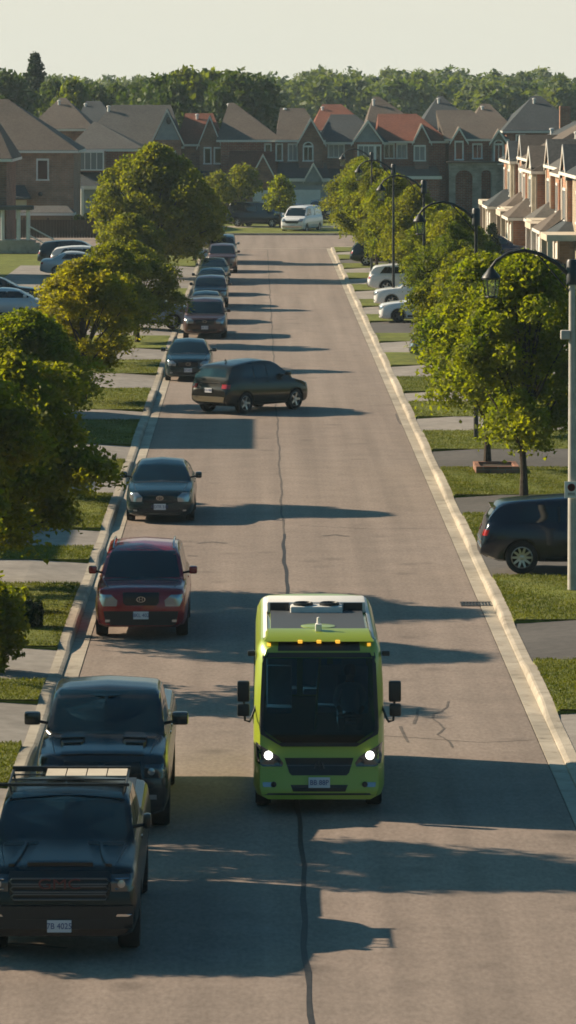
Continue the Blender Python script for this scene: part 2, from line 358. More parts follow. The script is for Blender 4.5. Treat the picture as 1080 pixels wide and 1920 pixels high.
slab('yard', -60, -15.01, 40, 294, .12, M['grass']); slab('yard', 16.91, 60, 40, 294, .12, M['grass'])
b = MB()                                             # pale strip where the street joins the cross street
b.box(-3.4, 5.05, YE-.25, YE+.1, -.02, .005); struct('road_joint', b, M['concrete'])
for x0, x1 in ((-140, XL1-.01), (XR1+.01, 140)):
    slab('pavement', x0, x1, YE-.9, YE-.02, .15, M['concrete'])
# meandering tar seam down the middle, cracks and repairs
def ribbon(name, pts, w, z=.004, m='tar'):
    k = MB(); vs = []; n = len(pts)
    for i, (x, y) in enumerate(pts):
        a = pts[max(i-1, 0)]; c = pts[min(i+1, n-1)]; t = Vector((c[0]-a[0], c[1]-a[1])).normalized(); q = Vector((-t.y, t.x))
        ww = (w[i] if hasattr(w, '__len__') else w)*.5*(.8+.4*random.random())
        vs += [(x+q.x*ww, y+q.y*ww, z), (x-q.x*ww, y-q.y*ww, z)]
    k.add(vs, [(2*i, 2*i+1, 2*i+3, 2*i+2) for i in range(n-1)]); return struct(name, k, M[m])
pts = []; y = 42
while y < YE-2:
    pts.append((.62+.022*math.sin(y*.55)+.014*math.sin(y*1.7+1)+.012*(random.random()-.5), y)); y += .8 if y < 160 else 2
i1 = next(i for i, p in enumerate(pts) if p[1] > 105)
ribbon('road_seam', pts[:i1], .075, .004, 'tar'); ribbon('road_seam', pts[i1-1:], .05, .004, 'tar_old')
def pxrib(l, w, m='tar_old'):
    P = [GP(*q) for q in l]; o = []
    for a, b_ in zip(P[:-1], P[1:]):
        for k in range(4): o.append((a[0]+(b_[0]-a[0])*k/4+.01*(random.random()-.5), a[1]+(b_[1]-a[1])*k/4+.05*(random.random()-.5)))
    o.append(P[-1]); ribbon('road_crack', o, w, .004, m)
pxrib([(841, 1315), (838, 1326), (828, 1334), (812, 1339), (811, 1347), (824, 1357), (833, 1367), (820, 1378), (832, 1384), (843, 1391), (849, 1402)], .04)
pxrib([(783, 1330), (781, 1345), (776, 1358)], .05); pxrib([(750, 1362), (757, 1377), (765, 1392)], .05)
pxrib([(370, 1019), (398, 1016), (424, 1019)], .16); pxrib([(606, 1005), (628, 1003), (652, 1006)], .16)
pxrib([(352, 1042), (370, 1043)], .14); pxrib([(742, 776), (747, 790), (752, 796)], .05)
pxrib([(733, 1455), (830, 1460), (960, 1466)], .012); pxrib([(700, 1378), (900, 1392), (1000, 1388)], .02)
pxrib([(560, 985), (700, 992), (840, 990)], .03)
pxrib([(-40, 1769), (60, 1771), (125, 1778)], .10, 'tar')
# storm drain by the right kerb
t = thing('storm_drain', 'black slotted storm drain grate in the gutter past the bus', 'drain', (GP(893, 1133)[0], GP(893, 1133)[1], 0))
b = MB()
for i in range(9): b.box(-.30+i*.07, -.265+i*.07, -.28, .28, -.03, .016)
b.obj('grate', M['black_metal'], t)
b = MB(); b.box(-.34, -.305, -.32, .32, -.03, .014); b.box(.335, .36, -.32, .32, -.03, .014); b.box(-.34, .36, -.36, -.285, -.03, .015); b.box(-.34, .36, .285, .36, -.03, .015)
b.obj('grate_frame', M['tar'], t)

# ---------------------------------------------------------------- trees
def leaf_mesh(name, P, size, m, up=.35):
    """many small four-sided leaves, one per point"""
    n = len(P); P = np.asarray(P, float)
    nrm = rng.normal(size=(n, 3)); nrm[:, 2] += up*2; nrm /= np.linalg.norm(nrm, axis=1)[:, None]
    a = np.cross(nrm, rng.normal(size=(n, 3))); a /= np.linalg.norm(a, axis=1)[:, None]+1e-9
    b = np.cross(nrm, a); s = size*(.6+.8*rng.random(n))[:, None]
    a *= s; b *= s*.62; fold = nrm*s*.18
    V = np.stack([P-a, P-b*.9+fold, P+a, P+b*.9+fold], 1).reshape(-1, 3)
    me = bpy.data.meshes.new(name); me.vertices.add(4*n); me.vertices.foreach_set('co', V.ravel())
    me.loops.add(4*n); me.loops.foreach_set('vertex_index', np.arange(4*n, dtype=np.int32))
    me.polygons.add(n); me.polygons.foreach_set('loop_start', np.arange(0, 4*n, 4, dtype=np.int32))
    me.update(calc_edges=True); me.validate(); me.materials.append(m); return me
def crown_points(r, z0, z1, nclump, per, sig, seed, lobes=.25, ex=.75):
    g = np.random.default_rng(seed); C = []
    ph = g.random(6)*6.28
    while len(C) < nclump:
        t = g.random()**.85; a = g.random()*2*math.pi
        rad = r*max(.05, math.sin(math.pi*min(1, max(.02, t**ex)))**.62)
        rad *= 1+lobes*(math.sin(3*a+ph[0]+4*t)*.6+math.sin(5*a+ph[1]-7*t)*.5)
        q = (.55+.45*g.random()) if g.random() < .78 else g.random()**.5*.6
        C.append((math.cos(a)*rad*q, math.sin(a)*rad*q, z0+(z1-z0)*t))
    C = np.array(C); out = []
    for c in C:
        k = int(per*(.5+g.random())); s = sig*(.7+.6*g.random())
        p = np.clip(g.normal(size=(k, 3)), -1.75, 1.75)*s*np.array([1, 1, .62]); p[:, 2] -= .25*(p[:, 0]**2+p[:, 1]**2)/s
        out.append(c+p)
    return np.concatenate(out), C
TREES = {}
def tree_proto(key, h, r, z0, m, nclump, per, sig, size, seed, limbs=14, tr=.11, lobes=.25):
    P, C = crown_points(r, z0, h-sig, nclump, per, sig, seed, lobes)
    crown = leaf_mesh('crown', P, size, m)
    g = random.Random(seed); b = MB(); zt = h*.62; bend = [(0, 0, 0)]
    for i in range(1, 7): bend.append((g.uniform(-.06, .06)*i*.4, g.uniform(-.06, .06)*i*.4, zt*i/6))
    b.tube(bend, [tr*(1.25 if i == 0 else 1-.11*i) for i in range(7)], 9)
    for i in range(limbs):
        c = C[g.randrange(len(C))]; s = bend[min(6, max(2, int(6*min(1, (c[2]*.55)/zt))))]
        mid = (s[0]*.5+c[0]*.5, s[1]*.5+c[1]*.5, s[2]*.45+c[2]*.55-.1)
        b.tube([s, mid, tuple(c)], [tr*.45, tr*.28, tr*.08], 5)
    TREES[key] = (crown, b.mesh('trunk'), m)
    TREES[key][1].materials.append(M['bark'])
tree_proto('a', 6.4, 2.1, 1.75, M['leaf_green'], 88, 400, .27, .074, 11, limbs=26)
tree_proto('b', 6.2, 2.05, 1.6, M['leaf_yellow'], 84, 400, .27, .074, 23, limbs=26)
tree_proto('c', 6.4, 2.2, 1.1, M['leaf_dark'], 98, 400, .28, .072, 37, limbs=28)
tree_proto('d', 6.6, 2.1, 1.7, M['leaf_yellow'], 92, 420, .27, .072, 51, limbs=30)
tree_proto('high', 6.0, 2.1, 2.5, M['leaf_green'], 78, 380, .27, .074, 41, limbs=24)
tree_proto('big', 8.0, 3.7, 1.4, M['leaf_green'], 165, 300, .40, .115, 67, tr=.18, limbs=30)
tree_proto('small', 4.3, 1.15, 1.5, M['leaf_yellow'], 50, 100, .25, .11, 71, limbs=7, tr=.07)
tree_proto('thin', 5.2, 1.9, 1.8, M['leaf_green'], 60, 80, .28, .11, 83, tr=.08)
tree_proto('far_a', 13.5, 4.8, 1.5, M['leaf_far'], 120, 55, .85, .38, 91, tr=.25, lobes=.35)
tree_proto('far_b', 12.5, 4.0, 1.0, M['leaf_far'], 110, 55, .8, .36, 97, tr=.25, lobes=.4)
def put_tree(key, x, y, label, group=None, s=1, sz=1, rz=0, z=.12, mt=None, name='maple_tree'):
    t = thing(name, label, 'tree', (x, y, z), rz, group); t.scale = (s, s, sz)
    cr, tk, m0 = TREES[key]
    if mt is not None and mt is not m0:
        k2 = (key, mt.name)
        if k2 not in TREES:
            c2 = cr.copy(); c2.materials.clear(); c2.materials.append(mt); TREES[k2] = c2
        cr = TREES[k2]
    link('crown', cr, None, t); link('trunk', tk, None, t); return t
GR = 'young maples along the right pavement'; GL = 'young maples along the left pavement'
x, y = GP(993, 945); put_tree('d', x-.15, y, 'large yellow green maple in front of the lamp post, nearest on the right side', GR, .98, 1.02, 1.0)
x, y = GP(930, 888); put_tree('a', x-.25, y, 'green maple growing out of the raised planter box', GR, .98, 1.0, 2.1, mt=M['leaf_yellow'])
for i, (d, xx, key, s, sz, lab) in enumerate([
    (133, 7.6, 'b', .9, .85, 'maple just beyond the raised planter box tree'),
    (150, 7.5, 'a', .8, .85, 'maple hiding the silver blue car in its driveway'),
    (172, 8.2, 'c', .8, .9, 'maple behind the silver blue car, third lamp post rising beside it'),
    (190, 9.0, 'a', .85, .9, 'maple beside the nearest of the white cars on the right'),
    (207, 8.9, 'b', .85, .9, 'maple beside the middle white car on the right'),
    (224, 8.4, 'a', .9, .95, 'maple over the farthest white car on the right'),
    (240, 7.6, 'd', .9, .98, 'maple seventh from the street end on the right'),
    (254, 7.2, 'a', .95, 1.0, 'maple by the fifth lamp post near the street end'),
    (267, 7.0, 'd', .95, 1.02, 'reddish tipped maple second from the street corner on the right'),
    (281, 6.9, 'a', 1.0, 1.05, 'maple at the right street corner opposite the white van')]):
    put_tree(key, xx, d, lab, GR, s, sz, i*1.3)
for i, (d, xx, key, s, sz, mt, lab) in enumerate([
    (91.8, -5.85, 'c', 1.02, .9, M['leaf_green'], 'dark green maple nearest on the left, above the round shrub'),
    (85.5, -6.9, 'high', 1.0, 1.0, None, 'maple at the left picture edge, its trunk beside the round shrub'),
    (112.5, -6.3, 'd', .95, .78, None, 'maple left of the black hatchback, behind the nearest dark one'),
    (147, -6.2, 'b', 1.0, .84, M['leaf_gold'], 'golden yellow maple left of the crossing vehicle'),
    (168, -6.0, 'a', .95, .78, None, 'green maple left of the parked teal sedan'),
    (182, -5.3, 'c', .9, .72, M['leaf_green'], 'low dark green maple beside the brown minivan'),
    (214, -6.6, 'b', .9, .78, M['leaf_green'], 'maple standing beside the row of far parked cars')]):
    put_tree(key, xx, d, lab, GL, s, sz, .7+i*1.7, mt=mt)
put_tree('big', XP(292, 246), 246, 'broad spreading maple left of the far parked cars, widest crown of all', GL, 1, 1, .4)
put_tree('big', XP(365, 270), 270, 'maple behind the broad spreading one, near the street end', GL, .6, .68, 1.9)
put_tree('thin', -6.2, 77.5, 'maple just outside the left edge beside the hooded pickup', GL, .9, .95, .2)
put_tree('b', -6.4, 62.6, 'maple outside the left edge casting its shadow across the road', GL, 1, 1.05, .8)
put_tree('b', -7.2, 55.5, 'maple outside the left edge by the nearest pickup', GL, .8, .65, .8)
put_tree('small', XP(525, 335), 335, 'small round yellow green tree behind the white van', None, 1, 1, 0, name='small_tree')
put_tree('thin', XP(455, 340), 340, 'thin airy tree before the dark red garage gable', None, 1, 1, 0, name='small_tree')
put_tree('thin', XP(408, 338), 338, 'airy light tree beside the beige fence', None, .8, .9, 2, name='small_tree')
# the round shrub and the weeds by it
def blob_shrub(px, y, r, h, n, label, m, seed, size=.05):
    x, d = GP(px, y); g = np.random.default_rng(seed)
    p = g.normal(size=(n, 3)); p /= np.linalg.norm(p, axis=1)[:, None]; p *= (.55+.45*g.random(n)**.5)[:, None]
    p *= (1+.18*np.sin(p[:, :1]*9+seed)+.12*np.sin(p[:, 1:2]*13))
    p = p*np.array([r, r, h/2])+np.array([0, 0, h*.48])
    o = link('shrub', leaf_mesh('shrub', p, size, m)); o.location = (x, d, .13); tag(o, label, 'shrub'); return o
blob_shrub(57, 1190, .30, .58, 3500, 'round dark clipped shrub on the lawn beside the dark red vehicle', M['shrub'], 3, .035)
blob_shrub(28, 1160, .4, .55, 900, 'loose yellow green shrub behind the round dark one', M['leaf_yellow'], 4, .05)
blob_shrub(-14, 1270, .55, 1.7, 3500, 'tall leafy bush cut by the left edge, below the nearest dark maple', M['leaf_green'], 6, .07)
# raised planter box round the tree
x, y = GP(930, 893)
t = thing('planter_box', 'low dark brick planter box round the maple trunk on the right lawn', 'planter', (x, y, .12))
b = MB()
b.rbox(-.62, .62, -.85, -.7, 0, .24, .01); b.rbox(-.62, .62, .7, .85, 0, .24, .01); b.rbox(-.62, -.48, -.7, .7, 0, .24, .01); b.rbox(.48, .62, -.7, .7, 0, .24, .01)
b.obj('border', M['brick_brown'], t); b = MB(); b.box(-.47, .47, -.69, .69, -.05, .17); b.obj('soil', M['soil'], t)
# trees behind the far houses
GF = 'trees behind the far houses'
FT = [(10, 130, 440, 'far_b', 1.0, 'broadleaf tree at the far left edge of the skyline'), (40, 138, 455, 'far_a', .8, 'pale tree just below the tall spruce'),
      (100, 145, 445, 'far_b', .75, 'low tree right of the tall spruce'), (137, 145, 430, 'far_b', .62, 'rounded dark tree between the spruce and the grey roofs'),
      (178, 152, 445, 'far_a', .62, 'low bushy tree above the left grey roof'), (215, 155, 450, 'far_b', .7, 'narrow tree above the long grey roof'),
      (262, 150, 440, 'far_a', .75, 'light green tree above the white gable'), (300, 138, 430, 'far_a', .85, 'bushy tree above the red brown roof'),
      (350, 125, 436, 'far_b', 1.05, 'tallest dark rounded tree of the middle skyline'), (395, 128, 444, 'far_b', .95, 'dark tree right of the tallest rounded one'),
      (440, 128, 432, 'far_a', .95, 'broad light green tree with a pointed top'), (480, 138, 440, 'far_a', .85, 'tree at the right end of the near skyline clump'),
      (325, 150, 420, 'far_b', .7, 'low green tree in front of the middle skyline clump'), (410, 160, 418, 'far_a', .6, 'low tree right behind the tall hip roof')]
for i, (px, ty, d, key, w, lab) in enumerate(FT):
    h0 = 13.5 if key == 'far_a' else 12.5; h = ZP(ty, d)
    put_tree(key, XP(px, d), d, lab, GF, w, h/h0, i*1.1, 0, mt=M['leaf_dark'] if 'dark' in lab else None, name='broadleaf_tree')
def spruce(px, ty, d, r, lab, seed):
    h = ZP(ty, d); g = np.random.default_rng(seed); P = []
    for k in range(30):
        z = 1.5+(h-1.7)*k/30; rr = r*(1-(k/30.5))**.85+.05; nb = 7
        for j in range(nb):
            a = 6.28*(j+g.random()*.9)/nb+k; L = rr*(.55+.6*g.random()); q = g.random((90, 1))
            p = np.hstack([math.cos(a)*L*q, math.sin(a)*L*q, z+.5-q*L*.30+q*q*.25]); P.append(p+g.normal(size=p.shape)*(.07+.12*(1-q)))
    t = thing('spruce_tree', lab, 'tree', (XP(px, d), d, 0)); link('crown', leaf_mesh('crown', np.concatenate(P), .2, M['needle'], 0), None, t)
    b = MB(); b.tube([(0, 0, 0), (0, 0, h*.5), (0, 0, h-.3)], [.3, .18, .04]); b.obj('trunk', M['bark'], t)
spruce(66, 104, 450, 4.6, 'tall pointed dark spruce rising over the left skyline', 5)
# grass blades on the nearer lawns, uncountable
g = np.random.default_rng(55); PG = []
for bands, xa, xb in ((RB, XR1, 11.5), (LB, XL1, -9.0)):
    for y0, y1, k in bands:
        if k != 'g' or y0 < 58 or y0 > 165: continue
        n = int((y1-y0)*abs(xb-xa)*(520 if y0 < 125 else 260)); x = xa+(xb-xa)*g.random(n)**1.1; y = y0-.04+(y1-y0+.08)*g.random(n)
        PG.append(np.stack([x, y, np.full(n, .15)], 1))
PG = np.concatenate(PG); n = len(PG); h = .022+.03*g.random(n)**2; a = g.random(n)*6.28; w = .008+.008*g.random(n)
du = np.stack([np.cos(a)*w, np.sin(a)*w, np.zeros(n)], 1); tp = g.normal(size=(n, 3))*.02; tp[:, 2] = h
V = np.stack([PG-du, PG+du, PG+tp+du*.3, PG+tp-du*.3], 1).reshape(-1, 3)
me = bpy.data.meshes.new('grass'); me.vertices.add(4*n); me.vertices.foreach_set('co', V.ravel()); me.loops.add(4*n); me.loops.foreach_set('vertex_index', np.arange(4*n, dtype=np.int32))
me.polygons.add(n); me.polygons.foreach_set('loop_start', np.arange(0, 4*n, 4, dtype=np.int32)); me.update(calc_edges=True); me.materials.append(M['blade'])
o = link('grass', me); o['kind'] = 'stuff'
# far wood: one mass
g = np.random.default_rng(77); PP = []
for row, (d0, yb) in enumerate(((640, 150), (700, 141), (770, 136), (860, 133))):
    px = 400.0 if row < 2 else -60
    while px < 1130:
        ty = yb+g.normal()*4.0-(4 if 560 < px < 860 else 0)+(7 if px < 560 else 0); d = d0+g.normal()*12; h = ZP(ty, d); r = 3.2+2.2*g.random()
        p, _ = crown_points(r, 2.0, h-.8, 38, 30, .95, int(g.integers(1e6)), .4, .7); PP.append(p+np.array([XP(px, d), d, 0])); px += (4.5+2.5*g.random())*F/d*.62
o = link('far_wood', leaf_mesh('far_wood', np.concatenate(PP), .55, M['leaf_wood_hazy'])); o['kind'] = 'stuff'
# ---------------------------------------------------------------- vehicles
PAINTS = {}
def paint(col, metal=.35, rough=.28):
    k = (col, metal, rough)
    if k not in PAINTS: PAINTS[k] = mat('car_paint', col, rough, metal, .35 if max(col) < .05 else .6, spec=.5)
    return PAINTS[k]
def smooth_profile(pts):
    xs = np.array([p[0] for p in pts], float); zs = np.array([p[1] for p in pts], float)
    def f(x):
        v = 0
        for o, w in ((-.05, .25), (0, .5), (.05, .25)): v += w*np.interp(x+o, xs, zs)
        return float(v)
    return f
def loft_body(sp):
    """closed car shell: lower body and cabin in one surface; front at y=0, looking along -y"""
    L, hw = sp['L'], sp['W']/2
    zt = smooth_profile(sp['zt']); zr = smooth_profile(sp['zr']); zb = smooth_profile(sp['zb']); pw = smooth_profile(sp['pw'])
    rw = sp.get('rw', .70)*hw; ys = sorted(set([0, .015, .04, .08, .14]+[i*.1 for i in range(2, int(L*10))]+[L-.14, L-.08, L-.04, L-.015, L]))
    gm = max(zr(y)-zt(y) for y in ys); rings = []
    for y in ys:
        w = hw*pw(y); t_, b_ = zt(y), zb(y); g = max(0, zr(y)-t_); H = t_-b_; cr = sp.get('crown', .035)
        r_ = w*.90-(w*.90-min(rw, w*.9))*min(1, (g/gm))**1.1
        k = min(1, g/.10)
        def mx(a, c): return (a[0]*k+c[0]*(1-k), a[1]*k+c[1]*(1-k))
        q = [(0, b_), (w*.80, b_), (w*.93, b_+.05), (w*.985, b_+H*.22), (w*1.0, b_+H*.45), (w*1.0, b_+H*.62), (w*.975, b_+H*.80), (w*.955, t_-.055), (w*.92, t_-.012),
             mx((w*.90+(r_-w*.90)*.12, t_+g*.10), (w*.80, t_+cr*.35)), mx((w*.90+(r_-w*.90)*.5, t_+g*.5), (w*.66, t_+cr*.6)),
             mx((r_, t_+g*.88), (w*.5, t_+cr*.8)), mx((r_*.92, t_+g*.97), (w*.4, t_+cr*.9)), mx((r_*.72, t_+g), (w*.25, t_+cr)), (0, t_+g+cr*1.0)]
        rings.append([(x, y, z) for x, z in q]+[(-x, y, z) for x, z in q[-2:0:-1]])
    n = len(rings[0]); vs = [v for r_ in rings for v in r_]; m = len(rings)
    vs = [(x, y+sp['nose'](y, z, x) if sp.get('nose') else y, z) for x, y, z in vs]
    fs = [(i*n+k, i*n+(k+1) % n, (i+1)*n+(k+1) % n, (i+1)*n+k) for i in range(m-1) for k in range(n)]
    fs += [tuple(range(n))[::-1], tuple((m-1)*n+k for k in range(n))]
    b = MB(); b.add(vs, fs); return b.mesh('body')
def boolean(me, cutters, name='body'):
    o = bpy.data.objects.new('tmp', me); COL.objects.link(o); tmp = [o]
    for c in cutters:
        co = bpy.data.objects.new('cut', c); COL.objects.link(co); tmp.append(co)
        md = o.modifiers.new('b', 'BOOLEAN'); md.operation = 'DIFFERENCE'; md.object = co; md.solver = 'EXACT'
    dg = bpy.context.evaluated_depsgraph_get(); out = bpy.data.meshes.new_from_object(o.evaluated_get(dg)); out.name = name
    for t in tmp: bpy.data.objects.remove(t)
    return out
def patch(bvh, name, rows, axis, mt, parent, off=.006, thick=.02, n=10, m=6, smooth=40, sgn=1, y0=0):
    """a panel that follows the shell: rows = (v, u0, u1) from one edge to the other, cast along an axis onto the shell"""
    vs = []; rows = [tuple(map(float, r)) for r in rows]; rr = []
    for a, c in zip(rows[:-1], rows[1:]):
        for k in range(m): rr.append(tuple(a[i]+(c[i]-a[i])*k/m for i in range(3)))
    rr.append(rows[-1]); last = None
    for v, u0, u1 in rr:
        for k in range(n+1):
            u = u0+(u1-u0)*k/n
            if axis == 'front': o, d = Vector((u, -5, v)), Vector((0, 1, 0))
            elif axis == 'rear': o, d = Vector((u, 15, v)), Vector((0, -1, 0))
            elif axis == 'side': o, d = Vector((5*sgn, u, v)), Vector((-sgn, 0, 0))
            elif axis == 'top': o, d = Vector((u, v, 6)), Vector((0, 0, -1))
            h = bvh.ray_cast(o, d)
            if h[0] is None:
                q = bvh.find_nearest(o+d*5); p = q[0]
                p = Vector((u, p.y, v)) if axis in ('front', 'rear') else (Vector((p.x, u, v)) if axis == 'side' else p)
            else: p = h[0]
            vs.append((p, d))
    N = len(vs); W_ = n+1; Hh = len(rr)
    top = [p-d*off for p, d in vs]; bot = [p+d*thick for p, d in vs]
    fs = []
    for j in range(Hh-1):
        for k in range(n):
            q = (j*W_+k, j*W_+k+1, (j+1)*W_+k+1, (j+1)*W_+k); fs.append(q); fs.append(tuple(i+N for i in q[::-1]))
    rim = [k for k in range(W_)]+[j*W_+n for j in range(1, Hh)]+[(Hh-1)*W_+k for k in range(n-1, -1, -1)]+[j*W_ for j in range(Hh-2, 0, -1)]
    for a, c in zip(rim, rim[1:]+rim[:1]): fs.append((a, c, c+N, a+N))
    b = MB(); b.add([(p.x, p.y-y0, p.z) for p in top+bot], fs)
    return b.obj(name, mt, parent, smooth)
def text_mesh(s, size, depth=.006, name='lettering', sx=1.0):
    c = bpy.data.curves.new('t', 'FONT'); c.body = s; c.size = size; c.extrude = depth; c.align_x = 'CENTER'; c.align_y = 'CENTER'
    o = bpy.data.objects.new('t', c); COL.objects.link(o); dg = bpy.context.evaluated_depsgraph_get()
    me = bpy.data.meshes.new_from_object(o.evaluated_get(dg)); bpy.data.objects.remove(o)
    me.name = name; me.transform(Matrix.Rotation(R(90), 4, 'X') @ Matrix.Scale(sx, 4, (1, 0, 0))); me.update(); return me
def wheel_mesh(r, w, style):
    t = MB(); h = w/2; ri = r*.68
    t.lathe([(ri, -h*.92), (r*.93, -h), (r, -h*.7), (r, h*.7), (r*.93, h), (ri, h*.92)], 28, 'x', cap=False)
    m = MB(); m.lathe([(ri*.99, -h*.75), (ri*.99, h*.80), (ri*.93, h*.84), (ri*.88, h*.55)], 24, 'x', cap=False)
    t.lathe([(ri*.95, h*.1), (.02, h*.1)], 24, 'x')
    n = {'five': 5, 'ten': 10, 'steel': 8}[style]
    for k in range(n):
        a = 2*math.pi*k/n; c, s = math.cos(a), math.sin(a); wd = .035 if n == 5 else .024
        P = []
        for rr, hx in ((r*.1, h*.72), (ri*.93, h*.86)):
            for sg in (-1, 1):
                ww = wd*(1.3 if rr < .1 else .9)
                y_, z_ = c*rr-s*sg*ww, s*rr+c*sg*ww; P += [(hx, y_, z_), (hx-.05, y_, z_)]
        m.add(P, [(0, 2, 6, 4), (1, 5, 7, 3), (0, 4, 5, 1), (2, 3, 7, 6), (4, 6, 7, 5), (0, 1, 3, 2)])
    m.lathe([(r*.16, h*.4), (r*.16, h*.8), (r*.1, h*.86), (.01, h*.86)], 16, 'x')
    return t.mesh('tyre'), m.mesh('rim')
WH = {}
def wheel(parent, x, y, r, w, style, rim, arch=None):
    k = (r, w, style, rim)
    if k not in WH:
        a, c = wheel_mesh(r, w, style); a.materials.append(M['tyre']); c.materials.append(M[rim])
        for q in (a, c): q.polygons.foreach_set('use_smooth', [True]*len(q.polygons)); q.set_sharp_from_angle(angle=R(35))
        WH[k] = (a, c)
    e = bpy.data.objects.new('wheel', None); COL.objects.link(e); e.parent = parent; e.location = (x, y, r); e.empty_display_size = .2
    if x < 0: e.rotation_euler = (0, 0, math.pi)
    link('tyre', WH[k][0], None, e); link('rim', WH[k][1], None, e); return e
LIB = {}
def spec(kind, L, W, H, sk=1.0):
    """profiles of each kind of body, stretched to length L, width W and height H"""
    if kind == 'pickup':
        zt = [(0, .98), (.05, 1.10), (.15, 1.17), (.6, 1.22), (1.3, 1.27), (2.2, 1.28), (3.55, 1.29), (3.7, 1.33), (5.8, 1.36)]
        zr = [(0, 0), (1.25, 1.2), (1.36, 1.31), (2.02, H-.13), (2.25, H-.05), (2.7, H-.02), (3.4, H-.04), (3.62, H-.14), (3.76, 1.30), (3.8, 0), (6, 0)]
        zb = [(0, .33), (.2, .28), (L-.2, .5), (L, .62)]; pw = [(0, .90), (.03, .935), (.10, .965), (.25, .985), (.5, 1), (L-.1, 1), (L, .97)]
        return dict(L=L, W=W, H=H, zt=zt, zr=zr, zb=zb, pw=pw, rw=.80, fa=.93, ra=L-1.25, wr=.41, ww=.28, ws=(1.30, 2.10), belt=1.29, roofz=H-.06, base=1.30, sw=[(1.75, 2.62), (2.70, 3.42)])
    if kind == 'suv':
        b = H*.635
        zt = [(0, H*.50), (.04, H*.555), (.12, H*.59), (.35, H*.61), (.75, H*.622), (1.0, b), (2.5, b+.02), (L-.5, b+.06), (L-.15, b+.02), (L-.04, H*.5), (L, H*.42)]
        zr = [(0, 0), (.9, b-.05), (1.02, b+.03), (1.76, H-.12), (2.05, H-.04), (2.5, H), (3.2, H-.015), (L-.8, H-.07), (L-.45, H-.12), (L-.33, H-.18), (L-.12, b+.12), (L-.05, b-.2), (L, 0)]
        zb = [(0, .30), (.3, .24), (L-.4, .27), (L, .40)]; pw = [(0, .78), (.03, .85), (.08, .905), (.18, .95), (.4, .985), (.8, 1), (L-.6, 1), (L-.2, .95), (L-.05, .88), (L, .80)]
        return dict(L=L, W=W, H=H, zt=zt, zr=zr, zb=zb, pw=pw, rw=.76, fa=.92, ra=L-1.0, wr=.36, ww=.24, ws=(1.06, 1.9), belt=b+.05, roofz=H-.10, base=b+.05, sw=[(1.7, 2.45), (2.53, 3.3), (3.38, L-.75)])
    if kind == 'crossover':
        b = H*.62
        zt = [(0, H*.42), (.04, H*.47), (.14, H*.51), (.45, H*.555), (.9, b-.02), (2.5, b+.04), (L-.5, b+.12), (L-.15, b+.06), (L-.04, H*.5), (L, H*.42)]
        zr = [(0, 0), (.8, b-.05), (.95, b+.04), (1.62, H-.16), (1.95, H-.04), (2.4, H), (3.0, H-.03), (L-.85, H-.09), (L-.5, H-.14), (L-.36, H-.21), (L-.14, b+.14), (L-.05, b-.2), (L, 0)]
        zb = [(0, .32), (.3, .24), (L-.4, .27), (L, .42)]; pw = [(0, .68), (.03, .78), (.08, .85), (.2, .93), (.5, .985), (.9, 1), (L-.7, 1), (L-.25, .95), (L-.06, .88), (L, .80)]
        return dict(L=L, W=W, H=H, zt=zt, zr=zr, zb=zb, pw=pw, rw=.70, fa=.88, ra=L-.92, wr=.37, ww=.24, ws=(1.0, 1.8), belt=b+.07, roofz=H-.12, base=b+.05, sw=[(1.6, 2.3), (2.36, 3.0), (3.06, L-.85)])
    if kind == 'van':
        b = H*.60
        zt = [(0, H*.45), (.04, H*.50), (.14, H*.535), (.4, H*.565), (.85, b), (2.5, b+.02), (L-.2, b+.04), (L-.04, b), (L, H*.5)]
        zr = [(0, 0), (.75, b-.05), (.86, b+.03), (1.55, H-.17), (1.9, H-.04), (2.4, H), (L-.6, H-.01), (L-.25, H-.06), (L-.08, b+.3), (L, b)]
        zb = [(0, .30), (.3, .24), (L-.3, .28), (L, .36)]; pw = [(0, .74), (.03, .82), (.08, .89), (.2, .95), (.5, 1), (L-.3, 1), (L-.1, .97), (L, .92)]
        return dict(L=L, W=W, H=H, zt=zt, zr=zr, zb=zb, pw=pw, rw=.78, fa=.92, ra=L-1.05, wr=.35, ww=.24, ws=(.90, 1.68), belt=b+.06, roofz=H-.14, base=b+.05, sw=[(1.55, 2.35), (2.45, 3.4), (3.5, L-.5)])
    b = H*.655                                       # low car: sedan or hatchback
    zt = [(0, H*.46), (.04, H*.52), (.14, H*.56), (.5, H*.605), (1.15, b), (2.5, b+.02), (L-.9, b+.05), (L-.3, b+.07), (L-.06, b), (L, H*.45)]
    rear = [(L-1.2, H-.16), (L-.62, b+.07), (L-.55, 0)] if kind == 'sedan' else [(L-.8, H-.14), (L-.35, H-.33), (L-.1, b), (L, 0)]
    zr = [(0, 0), (1.05, b-.05), (1.18, b+.02), (1.95, H-.10), (2.35, H-.02), (2.8, H), (3.15, H-.04)]+rear
    zb = [(0, .22), (.3, .17), (L-.4, .2), (L, .32)]; pw = [(0, .68), (.03, .78), (.08, .86), (.18, .92), (.4, .97), (.8, 1), (L-.6, 1), (L-.2, .94), (L, .78)]
    return dict(L=L, W=W, H=H, zt=zt, zr=zr, zb=zb, pw=pw, rw=.66, fa=.88, ra=L-.98, wr=.315, ww=.215, ws=(1.22, 2.06), belt=b+.04, roofz=H-.09, base=b+.04, sw=[(1.75, 2.5), (2.57, 3.25)])
def plate(parent, y, z, txt, w=.31, h=.155, rear=False, x=0, tilt=0):
    e = bpy.data.objects.new('plate_mount', None)
    b = MB(); b.rbox(-w/2, w/2, -.008, .008, -h/2, h/2, .004); p = b.obj('license_plate', M['plate'], parent); p.location = (x, y, z)
    if rear: p.rotation_euler = (0, 0, math.pi)
    t = link('plate_lettering', text_mesh(txt, h*.68, .003, sx=.92), M['ink'], p); t.location = (0, -.011, 0); return p
